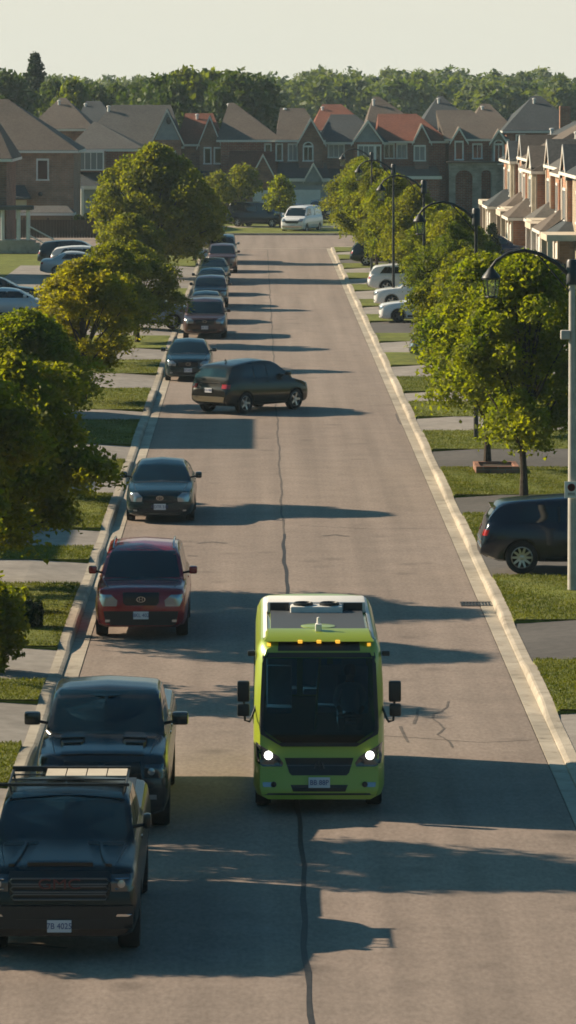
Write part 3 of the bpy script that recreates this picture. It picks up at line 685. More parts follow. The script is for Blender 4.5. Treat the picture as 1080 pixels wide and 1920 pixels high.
def car(name, label, cat, loc, rz, kind, L, W, H, pnt, front='plain', rails=False, plate_txt='', rim='rim', style='five', group=None, lamp='lamp', rear=False, detail=True, extra=None, two=None):
    sp = spec(kind, L, W, H); y0 = L/2; key = (kind, L, W, H)
    t = thing(name, label, cat, loc, rz, group)
    if key not in LIB:
        me = loft_body(sp); bm = bmesh.new(); bm.from_mesh(me); bvh = BVHTree.FromBMesh(bm); bm.free()
        cuts = []
        for yy in (sp['fa'], sp['ra']):
            for s in (-1, 1):
                c = MB(); r = sp['wr']+.055; c.lathe([(r, (W/2-.30)*1), (r, W/2+.1)], 28, 'x', (0, yy, sp['wr']+.01))
                if s < 0: c.v = [(-x, y, z) for x, y, z in c.v]
                cuts.append(c.mesh('cut'))
        body = boolean(me, cuts); body.transform(Matrix.Translation((0, -y0, 0)))
        body.polygons.foreach_set('use_smooth', [True]*len(body.polygons)); body.set_sharp_from_angle(angle=R(38)); LIB[key] = (body, bvh)
    body, bvh = LIB[key]; body = body.copy(); body.materials.clear(); body.materials.append(pnt); link('body', body, None, t)
    P = lambda nm, rows, ax, mt, **k: patch(bvh, nm, rows, ax, mt, t, y0=y0, **k)
    hw = W/2; z0, zr_ = sp['base']+.015, sp['roofz']; rw = sp['rw']*hw
    # glass
    P('windshield', [(z0, -hw*.80, hw*.80), (z0+.06, -hw*.80, hw*.80), (zr_-.05, -rw*.93, rw*.93), (zr_, -rw*.88, rw*.88)], 'front', M['glass'], n=16)
    if kind == 'pickup': P('rear_window', [(z0+.1, -hw*.6, hw*.6), (zr_-.08, -rw*.8, rw*.8)], 'rear', M['glass'])
    else: P('rear_window', [(z0+.10, -hw*.68, hw*.68), (zr_-.12, -rw*.82, rw*.82)], 'rear', M['glass'], n=12)
    for s in (-1, 1):
        for i, (a, c) in enumerate(sp['sw']):
            if kind == 'cargo': break
            lo, hi = sp['belt']+.03, zr_-.05
            A = (a-.42, c) if i == 0 else (a, c)
            last = i == len(sp['sw'])-1 and kind != 'pickup'
            rows = [(lo, A[0], c+(.10 if last else 0)), (hi-.04, a+.10 if i == 0 else a, c-(.14 if last else 0)), (hi, a+.2 if i == 0 else a, c-(.2 if last else 0))]
            P('side_window', rows, 'side', M['glass'], sgn=s, n=8)
            if i and kind != 'pickup': P('pillar_trim', [(lo, sp['sw'][i-1][1]-.01, a+.01), (hi-.04, sp['sw'][i-1][1]-.01, a+.01)], 'side', M['trim'], sgn=s, off=.004, n=2)
    if detail:                                       # cowl under the windshield and the shut lines of the hood
        P('cowl', [(sp['ws'][0]-.16, -hw*.76, hw*.76), (sp['ws'][0]-.02, -hw*.78, hw*.78)], 'top', M['trim'], off=.004, n=10, m=3)
        for s in (-1, 1): P('shut_line', [(.22, s*hw*.70, s*hw*.715), (sp['ws'][0]-.1, s*hw*.80, s*hw*.815)], 'top', M['trim'], off=.003, n=1, m=8)
    # wheels
    for yy in (sp['fa'], sp['ra']):
        for s in (-1, 1): wheel(t, s*(hw-sp['ww']/2-.015), yy-y0, sp['wr'], sp['ww'], style, rim)
    # mirrors
    ym = sp['ws'][0]+.42 if kind != 'pickup' else 1.82
    zm = sp['belt']+(.04 if kind != 'pickup' else .09); mw, mh = (.19, .16) if kind != 'pickup' else ((.13, .2) if front == 'boxy' else (.27, .2))
    for s in (-1, 1):
        b = MB(); a0, a1 = sorted((s*(hw-.02), s*(hw-.02+mw))); b.rbox(a0+(0.02 if s > 0 else 0), a1-(0 if s > 0 else .02), ym-.07-y0, ym+.09-y0, zm, zm+mh, .045)
        q = b.obj('side_mirror', pnt, t, 50)
        b = MB(); b.tube([(s*(hw-.12), ym+.02-y0, zm+.02), (s*(hw+.03), ym+.01-y0, zm+.05)], .025, 6); b.obj('mirror_arm', M['trim'], q)
    # front and rear fittings
    zf = sp['zt'][0][1]; fz = H
    if kind == 'pickup':
        P('bumper', [(.43, -hw*.92, hw*.92), (.72, -hw*.93, hw*.93)], 'front', M['trim'] if front == 'boxy' else pnt, off=.06, n=18, thick=.03)
        P('tail_gate', [(.75, -hw*.85, hw*.85), (1.28, -hw*.85, hw*.85)], 'rear', pnt, off=.012)
        for s in (-1, 1): P('tail_lamp', [(.85, s*hw*.86, s*hw*.95), (1.25, s*hw*.86, s*hw*.95)], 'rear', M['tail'], off=.014, n=3)
        b = MB(); b.box(-hw*.80, hw*.80, 3.86-y0, L-.1-y0, 1.385, 1.405); b.obj('bed_cover', M['trim'], t)
    else:
        for s in (-1, 1): P('tail_lamp', [(H*.50, s*hw*.60, s*hw*.90), (H*.58, s*hw*.58, s*hw*.90)], 'rear', M['tail'], off=.012, n=6)
        P('rear_bumper', [(.36, -hw*.72, hw*.72), (.55, -hw*.8, hw*.8)], 'rear', M['trim'], off=.02)
        P('lower_sill', [(.27, .9+.42, L-1.45), (.36, .9+.42, L-1.45)], 'side', M['trim'], sgn=1); P('lower_sill', [(.27, .9+.42, L-1.45), (.36, .9+.42, L-1.45)], 'side', M['trim'], sgn=-1)
    for s in (-1, 1):                                # door handles and shut lines
        for yy in ([2.45, 3.2] if kind != 'cargo' else [2.1]):
            hp = bvh.ray_cast(Vector((5*s, yy, sp['belt']-.12)), Vector((-s, 0, 0)))[0]
            if hp and detail: b = MB(); b.rbox(hp.x-.015 if s < 0 else hp.x-.01, hp.x+.01 if s < 0 else hp.x+.015, yy-.09-y0, yy+.05-y0, hp.z-.018, hp.z+.018, .006); b.obj('door_handle', pnt, t)
    if front == 'boxy':                              # big pickup face with three chromed grille frames
        P('grille', [(.80, -.60, .60), (.86, -.64, .64), (1.10, -.66, .66), (1.14, -.64, .64)], 'front', M['trim'], off=.012, n=14)
        g0 = -y0-.012
        for zz in (.835, .935, 1.035):
            b = MB(); w = .58+.02*(zz-.8)*5
            for (a, c) in (((-w, zz+.035), (w, zz+.035)), ((-w, zz-.035), (w, zz-.035))): b.tube([(a[0], g0-.03, a[1]), (c[0], g0-.03, c[1])], .013, 6)
            for s in (-1, 1): b.tube([(s*w, g0-.03, zz+.035), (s*(w+.03), g0-.02, zz), (s*w, g0-.03, zz-.035)], .013, 6)
            b.obj('grille_frame', M['grillebar'], t, 60)
        e = link('emblem', text_mesh('GMC', .185, .012, sx=1.35), M['logo_dim'], t); e.location = (0, g0-.055, 1.0)
        for s in (-1, 1):
            h = P('headlight', [(.90, s*.66, s*.93), (1.00, s*.655, s*.955), (1.11, s*.66, s*.95)], 'front', M['lamp_dark'], off=.014, n=8, m=4)
            for zz in (.93, 1.06): b = MB(); b.tube([(s*.71, -y0-.018, zz), (s*.88, -y0+.02, zz)], .012, 6); b.obj('lamp_strip', M['chrome'], h)
            b = MB(); b.lathe([(.055, 0), (.05, -.03), (.01, -.035)], 16, 'y', (s*.79, -y0-.008, 1.0)); b.obj('lamp_bowl', M['lamp'], h)
            P('fog_lamp', [(.59, s*.72, s*.88), (.62, s*.74, s*.93)], 'front', M['chrome'], off=.066, n=5)
            P('hood_crease', [(.16, s*.58, s*.66), (.5, s*.52, s*.58), (1.15, s*.46, s*.50)], 'top', pnt, off=.035, n=3, m=6)
        P('hood_bulge', [(.15, -.42, .42), (.4, -.40, .40), (1.2, -.30, .30)], 'top', pnt, off=.045, n=8)
        P('lower_intake', [(.46, -.5, .5), (.55, -.55, .55)], 'front', M['trim'], off=.066)
        plate(t, -y0-.085, .47, plate_txt or '7B 4025')
        roof_rack(t, y0, hw, H)
        
    if front == 'ram':
        P('grille', [(.76, -.50, .50), (.84, -.60, .60), (1.10, -.56, .56)], 'front', M['trim'], off=.03, n=12)
        P('grille_bar', [(.90, -.58, .58), (.945, -.58, .58)], 'front', pnt, off=.05, n=8); P('grille_bar', [(.80, -.05, .05), (1.08, -.05, .05)], 'front', pnt, off=.05, n=2)
        for s in (-1, 1):
            h = P('headlight', [(.86, s*.64, s*.94), (.98, s*.63, s*.965), (1.06, s*.64, s*.96)], 'front', M['lamp_dark'], off=.014, n=8, m=4)
            for xx in (.74, .87):
                b = MB(); b.lathe([(.06, 0), (.055, -.03), (.01, -.04)], 16, 'y', (s*xx, -y0+.0+(.05 if xx > .8 else 0), .96)); b.obj('lamp_bowl', M['lamp'], h)
            P('fog_lamp', [(.55, s*.70, s*.82), (.62, s*.70, s*.82)], 'front', M['lamp'], off=.066, n=4)
            P('hood_scoop', [(.60, s*.34, s*.60), (.70, s*.30, s*.64), (.95, s*.34, s*.62)], 'top', M['black_metal'], off=.05, n=6, thick=.03)
            P('scoop_lid', [(.80, s*.28, s*.66), (1.15, s*.32, s*.60)], 'top', pnt, off=.085, n=5, thick=.02)
        P('hood_bulge', [(.12, -.62, .62), (.5, -.60, .60), (1.22, -.50, .50)], 'top', pnt, off=.025, n=10)
        plate(t, -y0-.085, .52, plate_txt or 'CB 9120')
    if front in ('suv', 'compact', 'plain', 'cargo'):
        gz = {'suv': (.415, .565, .38), 'compact': (.36, .42, .46), 'plain': (.38, .50, .42), 'cargo': (.36, .46, .55)}[front]
        P('grille', [(H*gz[0], -hw*gz[2]*.85, hw*gz[2]*.85), (H*(gz[0]+.03), -hw*gz[2], hw*gz[2]), (H*gz[1], -hw*gz[2]*1.02, hw*gz[2]*1.02)], 'front', M['trim'], off=.012, n=10, m=3)
        P('lower_intake', [(H*.17+.04, -hw*.52, hw*.52), (H*.24+.03, -hw*.60, hw*.60)], 'front', M['trim'], off=.010, n=10, m=3)
        for s in (-1, 1):
            a, c = (H*.405, H*.545) if front != 'compact' else (H*.39, H*.555)
            P('headlight', [(a, s*hw*.52, s*hw*.82), (a+(c-a)*.5, s*hw*.50, s*hw*.88), (c-.01, s*hw*.64, s*hw*.90)], 'front', M[lamp], off=.010, n=8, m=4)
            P('fog_lamp', [(H*.22, s*hw*.66, s*hw*.76), (H*.25, s*hw*.66, s*hw*.76)], 'front', M['lamp'], off=.010, n=3, m=2)
        fy = -y0
        if detail:
            b = MB(); b.lathe([(.075, .012), (.075, -.012), (.058, -.012), (.058, .012)], 20, 'y'); b.v = [(x*1.25, y, z*.8) for x, y, z in b.v]
            e = b.obj('emblem', M['chrome'], t, 40); e.location = (0, fy-.016, H*.485 if front == 'suv' else H*.455)
            if front in ('suv', 'compact'):
                q = link('emblem_letter', text_mesh('H', .11, .006, sx=1.1), M['chrome'], e); q.location = (0, -.008, 0)
        if plate_txt: plate(t, fy-.03, H*.30 if front != 'compact' else H*.30, plate_txt)
    if rails:
        for s in (-1, 1):
            b = MB(); pts = []
            for yy in np.linspace(1.95, L-.9, 9):
                h = bvh.ray_cast(Vector((s*rw*.86, yy, 5)), Vector((0, 0, -1)))[0]; pts.append((s*rw*.86, yy-y0, (h.z if h else H)+(.055 if 2.0 < yy < L-1.0 else .0)))
            b.tube(pts, .018, 6); b.obj('roof_rail', M['chrome'] if rails == 'chrome' else M['trim'], t, 60)
    if two is not None: P('lower_cladding', [(.31, -hw*.74, hw*.74), (.60, -hw*.80, hw*.80)], 'front', two, off=.007, n=16)
    if plate_txt and rear: plate(t, y0+.012, H*.46, plate_txt, rear=True)
    if extra: extra(t, bvh, y0, hw)
    return t
M['grillebar'] = mat('dark_chrome', (.12, .12, .12), .3, .8)
def roof_rack(t, y0, hw, H):
    b = MB(); z = H+.055; xs = .78; ya, yb = 2.2-y0, 3.4-y0
    for s in (-1, 1):
        b.tube([(s*xs, ya, z), (s*xs, yb, z)], .018, 6)
        for yy in (ya+.15, yb-.15): b.tube([(s*xs, yy, z), (s*(xs-.03), yy, H-.10)], .018, 6)
    b.box(-xs-.16, xs+.04, ya-.02, ya+.01, z-.02, z+.02); b.box(-xs-.02, xs+.02, yb-.02, yb+.02, z-.02, z+.05)
    for k in range(2): yy = ya+.4+k*.4; b.box(-xs+.02, xs-.02, yy-.012, yy+.012, z-.01, z+.01)
    b.obj('roof_rack', M['black_metal'], t)
    b = MB()
    for k in range(4): b.box(-.32+k*.275, -.06+k*.275, yb-.62, yb-.03, z+.012, z+.024)
    b.obj('rack_panel', M['cream'], t)
GBLK = mat('car_paint', (.006, .010, .012), .26, 0, 0, spec=.4)
BLK = paint((.010, .014, .017), .2, .2); TEAL = paint((.012, .03, .038), .4, .25); SILV = paint((.52, .55, .56), .25, .3)
WHT = paint((.72, .72, .70), 0, .3); NAVY = paint((.008, .016, .03), .3, .22)
GP_ = 'vehicles parked along the left kerb'
def park(name, label, cat, X, D, kind, L, W, H, pnt, **k):
    sp = spec(kind, L, W, H); return car(name, label, cat, (X, D+L/2-sp['fa'], 0), 0, kind, L, W, H, pnt, group=GP_, **k)
park('pickup_truck', 'black pickup with red grille lettering and roof rack, nearest vehicle at lower left', 'pickup truck', -2.54, 54.0, 'pickup', 5.85, 2.03, 1.84, GBLK, front='boxy', rim='rim_dark')
park('pickup_truck', 'dark pickup with two black hood scoops, parked behind the roof rack one', 'pickup truck', -2.34, 63.0, 'pickup', 5.8, 2.02, 1.93, paint((.04, .045, .048), .6, .24), front='ram', style='five')
park('sport_utility', 'dark red vehicle with roof rails and white front plate', 'suv', -2.38, 85.0, 'suv', 4.65, 1.90, 1.73, paint((.27, .014, .022), .3, .25), front='suv', rails='chrome', plate_txt='BKL 402', two=M['trim'])
park('hatchback', 'small black hatchback parked alone between the dark red vehicle and the crossing one', 'car', -2.54, 107.8, 'hatch', 4.4, 1.78, 1.44, TEAL, front='compact', plate_txt='CDTR 318')
park('sedan', 'teal black sedan with its nose just behind the crossing vehicle', 'car', -2.70, 160, 'sedan', 4.8, 1.82, 1.5, TEAL, front='plain', plate_txt='BZ 4471')
park('minivan', 'brown minivan parked behind the teal black sedan', 'minivan', -2.42, 187.5, 'van', 5.1, 1.98, 1.74, paint((.085, .045, .04), .45, .3), front='plain', plate_txt='AW 1120')
park('sedan', 'low dark sedan half hidden behind the brown minivan', 'car', -2.55, 199.5, 'sedan', 4.7, 1.8, 1.46, TEAL, front='plain', detail=False)
park('sport_utility', 'dark brown crossover two behind the brown minivan, lamp glinting', 'suv', -2.48, 214.3, 'suv', 4.5, 1.84, 1.58, paint((.05, .03, .028), .4, .25), front='plain', detail=False)
park('sedan', 'dark teal sedan behind the dark brown crossover', 'car', -2.58, 226.5, 'sedan', 4.7, 1.8, 1.46, TEAL, front='plain', detail=False)
park('sedan', 'dark green sedan third from the far end of the parked row', 'car', -2.58, 239.5, 'sedan', 4.7, 1.8, 1.47, paint((.015, .035, .03), .4, .3), front='plain', detail=False)
park('sport_utility', 'grey brown vehicle second from the far end of the parked row', 'suv', -2.25, 255.5, 'suv', 4.7, 1.88, 1.72, paint((.11, .06, .055), .4, .3), front='suv', detail=False)
park('minivan', 'pale minivan at the far end of the parked row', 'minivan', -2.35, 270, 'van', 5.0, 1.9, 1.78, paint((.35, .38, .34), .3, .3), front='plain', detail=False)
# dark crossover crossing the road, tail towards the left kerb
def crossing():
    L, W, H = 4.5, 1.88, 1.80; ang = R(-46); h = Vector((math.sin(-ang), math.cos(ang)))   # heading: right and away
    # nose of the model looks along -y: turn it to the heading
    hd = Vector((math.cos(R(50)), math.sin(R(50)))); rz = math.atan2(hd.y, hd.x)+math.pi/2
    rr = Vector(GP(457, 776)); right = Vector((hd.y, -hd.x)); sp = spec('crossover', L, W, H)
    c = rr-right*(W/2-.13)+hd*(sp['ra']-L/2)
    def ex(t, bvh, y0, hw):
        patch(bvh, 'chrome_strip', [(.60*H, -hw*.5, hw*.5), (.615*H, -hw*.5, hw*.5)], 'rear', M['chrome'], t, off=.02, y0=y0)
        patch(bvh, 'bumper_trim', [(.40, -hw*.7, hw*.7), (.62, -hw*.78, hw*.78)], 'rear', paint((.2, .17, .11), .5, .3), t, off=.03, y0=y0)
        b = MB(); b.add([(0, y0-1.0, H-.04), (.02, y0-.86, H-.03), (-.02, y0-.86, H-.03), (0, y0-.88, H+.07)], [(0, 1, 3), (0, 3, 2), (1, 2, 3), (0, 2, 1)]); b.obj('antenna', M['trim'], t)
    car('sport_utility', 'dark crossover turning across the road with red tail lamps towards the kerb', 'suv', (c.x, c.y, 0), rz, 'crossover', L, W, H, paint((.028, .028, .024), .5, .22), front='suv', rear=True, plate_txt='CA 901', extra=ex)
crossing()
# cars in the driveways
def drive_car(name, label, cat, px_rear, D, kind, L, W, H, pnt, nose, **k):
    """a car square to the street: nose = +1 points away to the right, -1 to the left; px_rear = photo column of its road-side or left end"""
    X = XP(px_rear, D); cx = X+L/2
    car(name, label, cat, (cx, D+W/2, .13), R(90) if nose > 0 else R(-90), kind, L, W, H, pnt, **k)
def q5(t, bvh, y0, hw):
    for i in range(2):
        patch(bvh, 'tail_strip', [(.72-i*.16, -hw*.78, hw*.78), (.75-i*.16, -hw*.78, hw*.78)], 'rear', M['chrome'], t, off=.02, y0=y0)
    b = MB(); b.box(-.55, .55, y0-.50, y0-.24, 1.46, 1.49); b.obj('spoiler', M['chrome'], t)
GD = 'cars standing in the right driveways'
drive_car('sport_utility', 'black vehicle in the right driveway beside the concrete lamp post', 'suv', 903, 94.6, 'crossover', 4.8, 1.93, 1.72, NAVY, 1, front='suv', rim='rim', style='ten', extra=q5, group=GD)
drive_car('hatchback', 'silver blue car in a right driveway, tail to the road behind the second planted tree', 'car', 770, 168, 'suv', 4.6, 1.85, 1.62, paint((.16, .22, .26), .6, .3), 1, front='plain', detail=False, group=GD)
drive_car('sedan', 'nearest of the three white cars on the right, nose to the road', 'car', 712, 197.5, 'sedan', 4.7, 1.85, 1.5, WHT, -1, front='plain', detail=False, group=GD, rim='rim_dark')
drive_car('sedan', 'middle one of the three white cars on the right', 'car', 702, 211.5, 'sedan', 4.7, 1.85, 1.5, WHT, -1, front='plain', detail=False, group=GD)
drive_car('hatchback', 'farthest of the three white cars on the right, dark tail glass to the road', 'car', 690, 226, 'suv', 4.6, 1.85, 1.6, WHT, 1, front='plain', detail=False, group=GD)
drive_car('hatchback', 'dark teal car in the farthest right driveway, tiny beyond the white cars', 'car', 657, 262, 'suv', 4.5, 1.85, 1.55, TEAL, 1, front='plain', detail=False, group=GD)
drive_car('minivan', 'dark blue vehicle before the pale garages on the right', 'minivan', 846, 268, 'van', 5.0, 1.95, 1.75, paint((.01, .018, .05), .3, .3), 1, front='plain', detail=False, group=GD)
drive_car('hatchback', 'dark hatchback nearer the right garages, roof just above the foliage', 'car', 952, 236, 'suv', 4.6, 1.85, 1.55, NAVY, 1, front='plain', detail=False, group=GD)
GE = 'cars standing in the left driveways'
drive_car('sedan', 'silver car with its nose right, nearest in the left driveways', 'car', -72, 200, 'sedan', 4.7, 1.83, 1.5, SILV, 1, front='plain', detail=False, group=GE)
drive_car('sedan', 'black car standing just behind the nearest silver one on the left', 'car', -100, 212.5, 'sedan', 4.8, 1.83, 1.5, BLK, 1, front='plain', detail=False, group=GE)
drive_car('sedan', 'silver car in front of the white one, under the brick house', 'car', 75, 247, 'sedan', 4.6, 1.83, 1.46, SILV, 1, front='plain', detail=False, group=GE)
drive_car('hatchback', 'white car between the silver one and the dark teal one on the left', 'car', 92, 253.5, 'suv', 4.5, 1.83, 1.55, WHT, 1, front='plain', detail=False, group=GE)
drive_car('sport_utility', 'dark teal vehicle farthest back in the left driveways', 'suv', 70, 260, 'suv', 4.7, 1.9, 1.66, TEAL, 1, front='plain', detail=False, group=GE)
drive_car('sedan', 'pale blue grey car showing its window between foliage and brown minivan', 'car', 318-115, 192, 'suv', 3.9, 1.8, 1.72, paint((.26, .33, .37), .3, .35), 1, front='plain', detail=False, group=GE)
# white cargo van at the end of the street
def wvan(t, bvh, y0, hw):
    patch(bvh, 'bumper', [(.42, -hw*.8, hw*.8), (.58, -hw*.84, hw*.84)], 'front', M['chrome'], t, off=.05, y0=y0)
spv = spec('van', 5.6, 2.0, 2.08)
t = car('cargo_van', 'white cargo van with black grille parked at the end of the street', 'van', (XP(566, 329.5), 329.5, .0), R(-17), 'van', 5.6, 2.0, 2.08, WHT, front='cargo', lamp='lamp', detail=False, extra=wvan)
for o in [c for c in t.children if c.name.startswith('side_window')][2::1]:
    pass
for s in (1, -1):
    ws = [c for c in t.children if c.name.startswith('side_window')]
for c in ws[1:3]+ws[4:6]: bpy.data.objects.remove(c)
car('sport_utility', 'large dark blue vehicle parked by the beige fence left of the white van', 'suv', (XP(487, 338), 338, .14), R(60), 'van', 5.2, 2.05, 2.0, NAVY, front='suv', detail=False)
car('sport_utility', 'dark vehicle just behind the right end of the white van', 'suv', (XP(600, 350), 350, .14), R(0), 'suv', 4.8, 1.95, 1.85, NAVY, front='suv', detail=False)
car('sedan', 'dark car in the driveway between round tree and white van', 'car', (XP(556, 352), 352, .14), R(20), 'sedan', 4.7, 1.85, 1.5, paint((.1, .11, .12), .5, .3), front='plain', detail=False)

# ---------------------------------------------------------------- the bus
M['roofgrey'] = mat('grey_roof_panel', (.05, .055, .06), .6)
def bus():
    L, hw, Ht = 5.85, 1.01, 2.66; x0, d0 = .93, 63.9; y0 = L/2
    t = thing('minibus', 'lime green electric minibus with black windshield and lit headlights', 'bus', (x0, d0+y0, 0))
    LIME = mat('lime_paint', (.29, .37, .03), .32, .1, .5)
    # shell: rounded section pushed along y, front leaning back towards the roof
    ys = [0, .02, .06, .12, .2, .35, .6]+[.6+i*.25 for i in range(1, 20)]+[L-.25, L-.1, L-.03, L]
    ys = sorted(set(y for y in ys if y <= L)); rings = []
    for y in ys:
        e = min(y, .35)/.35; w = hw*(.90+.10*math.sin(e*math.pi/2)) if y < .35 else hw*(1 if y < L-.2 else 1-.05*((y-L+.2)/.2)**2)
        zt = Ht-.12*(1-math.sin(e*math.pi/2)); zb = .24
        q = [(0, zb), (w*.86, zb), (w*.96, zb+.05), (w, zb+.18), (w, .75), (w, 1.2), (w*.985, 1.9), (w*.965, 2.3), (w*.94, zt-.16), (w*.885, zt-.045), (w*.80, zt), (w*.4, zt+.02), (0, zt+.025)]
        rings.append([(x, y, z) for x, z in q]+[(-x, y, z) for x, z in q[-2:0:-1]])
    def lean(x, y, z):
        k = max(0, 1-y/1.2); d = .0
        if z > .95: d = .26*((z-.95)/1.7)**1.25
        elif z < .74: d = -.05
        return (x, y+d*k+(.05 if z >= .74 else .0)*k, z)
    n = len(rings[0]); vs = [lean(*v) for r_ in rings for v in r_]; m = len(rings)
    fs = [(i*n+k, i*n+(k+1) % n, (i+1)*n+(k+1) % n, (i+1)*n+k) for i in range(m-1) for k in range(n)]
    # front face as horizontal strips joining the two sides
    h = n//2
    for k in range(h): fs.append((k, k+1, (n-k-1) % n, (n-k) % n))
    fs += [tuple((m-1)*n+k for k in range(n))]
    b = MB(); b.add(vs, fs); me = b.mesh('body')
    bm = bmesh.new(); bm.from_mesh(me); bmesh.ops.triangulate(bm, faces=bm.faces); bvh = BVHTree.FromBMesh(bm); bm.free()
    cuts = []; wr = .36; fa, ra = .95, L-1.15
    for yy in (fa, ra):
        for s in (-1, 1):
            c = MB(); c.lathe([(wr+.06, hw-.30), (wr+.06, hw+.1)], 28, 'x', (0, yy, wr+.01))
            if s < 0: c.v = [(-x, y, z) for x, y, z in c.v]
            cuts.append(c.mesh('cut'))
    # hollow cabin, open at the windshield and the side windows
    c = MB(); c.add([(-.93, .10, 1.02), (.93, .10, 1.02), (.93, L-.12, .62), (-.93, L-.12, .62), (-.86, .42, 2.42), (.86, .42, 2.42), (.86, L-.12, 2.45), (-.86, L-.12, 2.45)],
                    [(3, 2, 1, 0), (4, 5, 6, 7), (0, 1, 5, 4), (1, 2, 6, 5), (2, 3, 7, 6), (3, 0, 4, 7)]); cuts.append(c.mesh('cut'))
    c = MB(); c.prism([(-.56, 1.08), (.56, 1.08), (.86, 1.28), (.86, 2.36), (-.86, 2.36), (-.86, 1.28)], -.3, .9); cuts.append(c.mesh('cut'))
    SW = [(1.35, 2.3), (2.4, 3.35), (3.45, 4.4), (4.5, 5.35)]
    for a, e in SW: c = MB(); c.box(-1.5, 1.5, a, e, 1.32, 2.18); cuts.append(c.mesh('cut'))
    body = boolean(me, cuts); body.transform(Matrix.Translation((0, -y0, 0))); link('body', body, LIME, t, 32)
    P = lambda nm, rows, ax, mt, **k: patch(bvh, nm, rows, ax, mt, t, y0=y0, **k)
    SG_ = bpy.data.materials.new('bus_side_glass'); SG_.use_nodes = True; T = SG_.node_tree; T.nodes.clear(); q0 = T.nodes.new('ShaderNodeBsdfTransparent'); q0.inputs[0].default_value = (.6, .7, .75, 1)
    q1 = T.nodes.new('ShaderNodeBsdfGlossy'); q1.inputs['Roughness'].default_value = .03; q2 = T.nodes.new('ShaderNodeMixShader'); q2.inputs[0].default_value = .15; q3 = T.nodes.new('ShaderNodeOutputMaterial')
    T.links.new(q0.outputs[0], q2.inputs[1]); T.links.new(q1.outputs[0], q2.inputs[2]); T.links.new(q2.outputs[0], q3.inputs[0])
    GL_ = bpy.data.materials.new('bus_glass'); GL_.use_nodes = True; T = GL_.node_tree; N = T.nodes; N.clear()
    tr = N.new('ShaderNodeBsdfTransparent'); tr.inputs[0].default_value = (.34, .48, .54, 1); gl = N.new('ShaderNodeBsdfGlossy'); gl.inputs['Roughness'].default_value = .03; gl.inputs[0].default_value = (.5, .6, .65, 1)
    fr = N.new('ShaderNodeFresnel'); fr.inputs[0].default_value = 1.33; mx = N.new('ShaderNodeMixShader'); o = N.new('ShaderNodeOutputMaterial')
    T.links.new(fr.outputs[0], mx.inputs[0]); T.links.new(tr.outputs[0], mx.inputs[1]); T.links.new(gl.outputs[0], mx.inputs[2]); T.links.new(mx.outputs[0], o.inputs[0])
    # black windshield surround with a lower point-down hexagon edge
    surr = P('windshield', [(1.03, -.57, .57), (1.22, -.90, .90), (1.32, -.92, .92), (2.40, -.87, .87), (2.45, -.86, .86)], 'front', GL_, off=.008, thick=.004, n=22, m=8)
    fb = MB()
    def strip(a, b_, w):                              # ceramic band along the windshield edge
        for k in range(12):
            pass
    for z0_, z1_, xa0, xa1, xb0, xb1 in ((1.035, 1.09, -.58, .58, -.62, .62), (2.38, 2.445, -.868, .868, -.862, .862)):
        patch(bvh, 'windshield_band', [(z0_, xa0, xa1), (z1_, xb0, xb1)], 'front', M['trim'], surr, off=.013, thick=.004, n=16, y0=y0)
    for s in (-1, 1):
        patch(bvh, 'windshield_band', [(1.035, s*.56, s*.58), (1.225, s*.82, s*.905), (1.32, s*.86, s*.922), (2.40, s*.82, s*.872)], 'front', M['trim'], surr, off=.013, thick=.004, n=3, y0=y0)
    P('destination_sign', [(2.475, -.635, .635), (2.60, -.625, .625)], 'front', M['trim'], off=.012, n=12, m=4)
    for xx in (-.29, .0, .29): 
        b = MB(); b.rbox(xx-.035, xx+.035, .18-y0, .27-y0, 2.60, 2.645, .01); b.obj('marker_light', M['amber'], t)
    for s in (-1, 1):
        P('marker_light', [(2.545, s*.745, s*.80), (2.585, s*.745, s*.80)], 'front', M['amber'], off=.015, n=3, m=2)
        hl_ = P('headlight', [(.73, s*.57, s*.86), (.78, s*.55, s*.955), (.88, s*.62, s*.97), (1.0, s*.82, s*.975), (1.08, s*.95, s*.98)], 'front', M['lamp_dark'], off=.012, n=8, m=4)
        hp = bvh.ray_cast(Vector((s*.78, -5, .90)), Vector((0, 1, 0)))[0]
        b = MB(); b.lathe([(.066, .02), (.064, -.03), (.045, -.045), (.01, -.05)], 20, 'y', (s*.78, hp.y-y0, .90)); b.obj('lit_lamp', M['beam'], hl_)
        b = MB(); b.lathe([(.06, .02), (.055, -.02), (.04, -.015), (.01, -.01)], 16, 'y', (s*.64, hp.y-y0-.02, .80)); b.obj('lamp_bowl', M['lamp_dark'], hl_)
        P('fog_lamp', [(.43, s*.70, s*.86), (.50, s*.69, s*.87)], 'front', M['lamp'], off=.01, n=4, m=3)
        b = MB(); b.lathe([(.045, 0), (.04, -.01), (.01, -.012)], 14, 'y', (s*.70, -y0-.062, .47)); b.obj('fog_ring', M['trim'], t)
    P('grille', [(.60, -.42, .42), (.64, -.46, .46), (.86, -.53, .53)], 'front', M['trim'], off=.012, n=12, m=4)
    b = MB()
    for k in range(6): z = .63+k*.038; b.box(-.45-.01*k, .45+.01*k, -y0+.0, -y0+.035, z, z+.010)
    P('grille_slats', [(.74, -.50, .50), (.75, -.50, .50)], 'front', M['grillebar'], off=.02, n=6, m=1)
    e = MB(); e.tube([(-.075, -y0-.0, .70), (-.04, -y0-.0, .80), (0, -y0-.0, .72), (.04, -y0, .80), (.075, -y0, .70)], .014, 6); e.v = [(x, y+.02-.01, z) for x, y, z in e.v]; e.obj('emblem', M['rim_dark'], t)
    P('lower_intake', [(.36, -.40, .40), (.46, -.44, .44)], 'front', M['trim'], off=.010, n=8, m=3)
    for s in (-1, 1): P('bumper_edge', [(.70, s*.56, s*.95), (.72, s*.56, s*.95)], 'front', LIME, off=.02, n=8, m=2)
    plate(t, -y0-.075, .50, 'BB 88P', .33, .16)
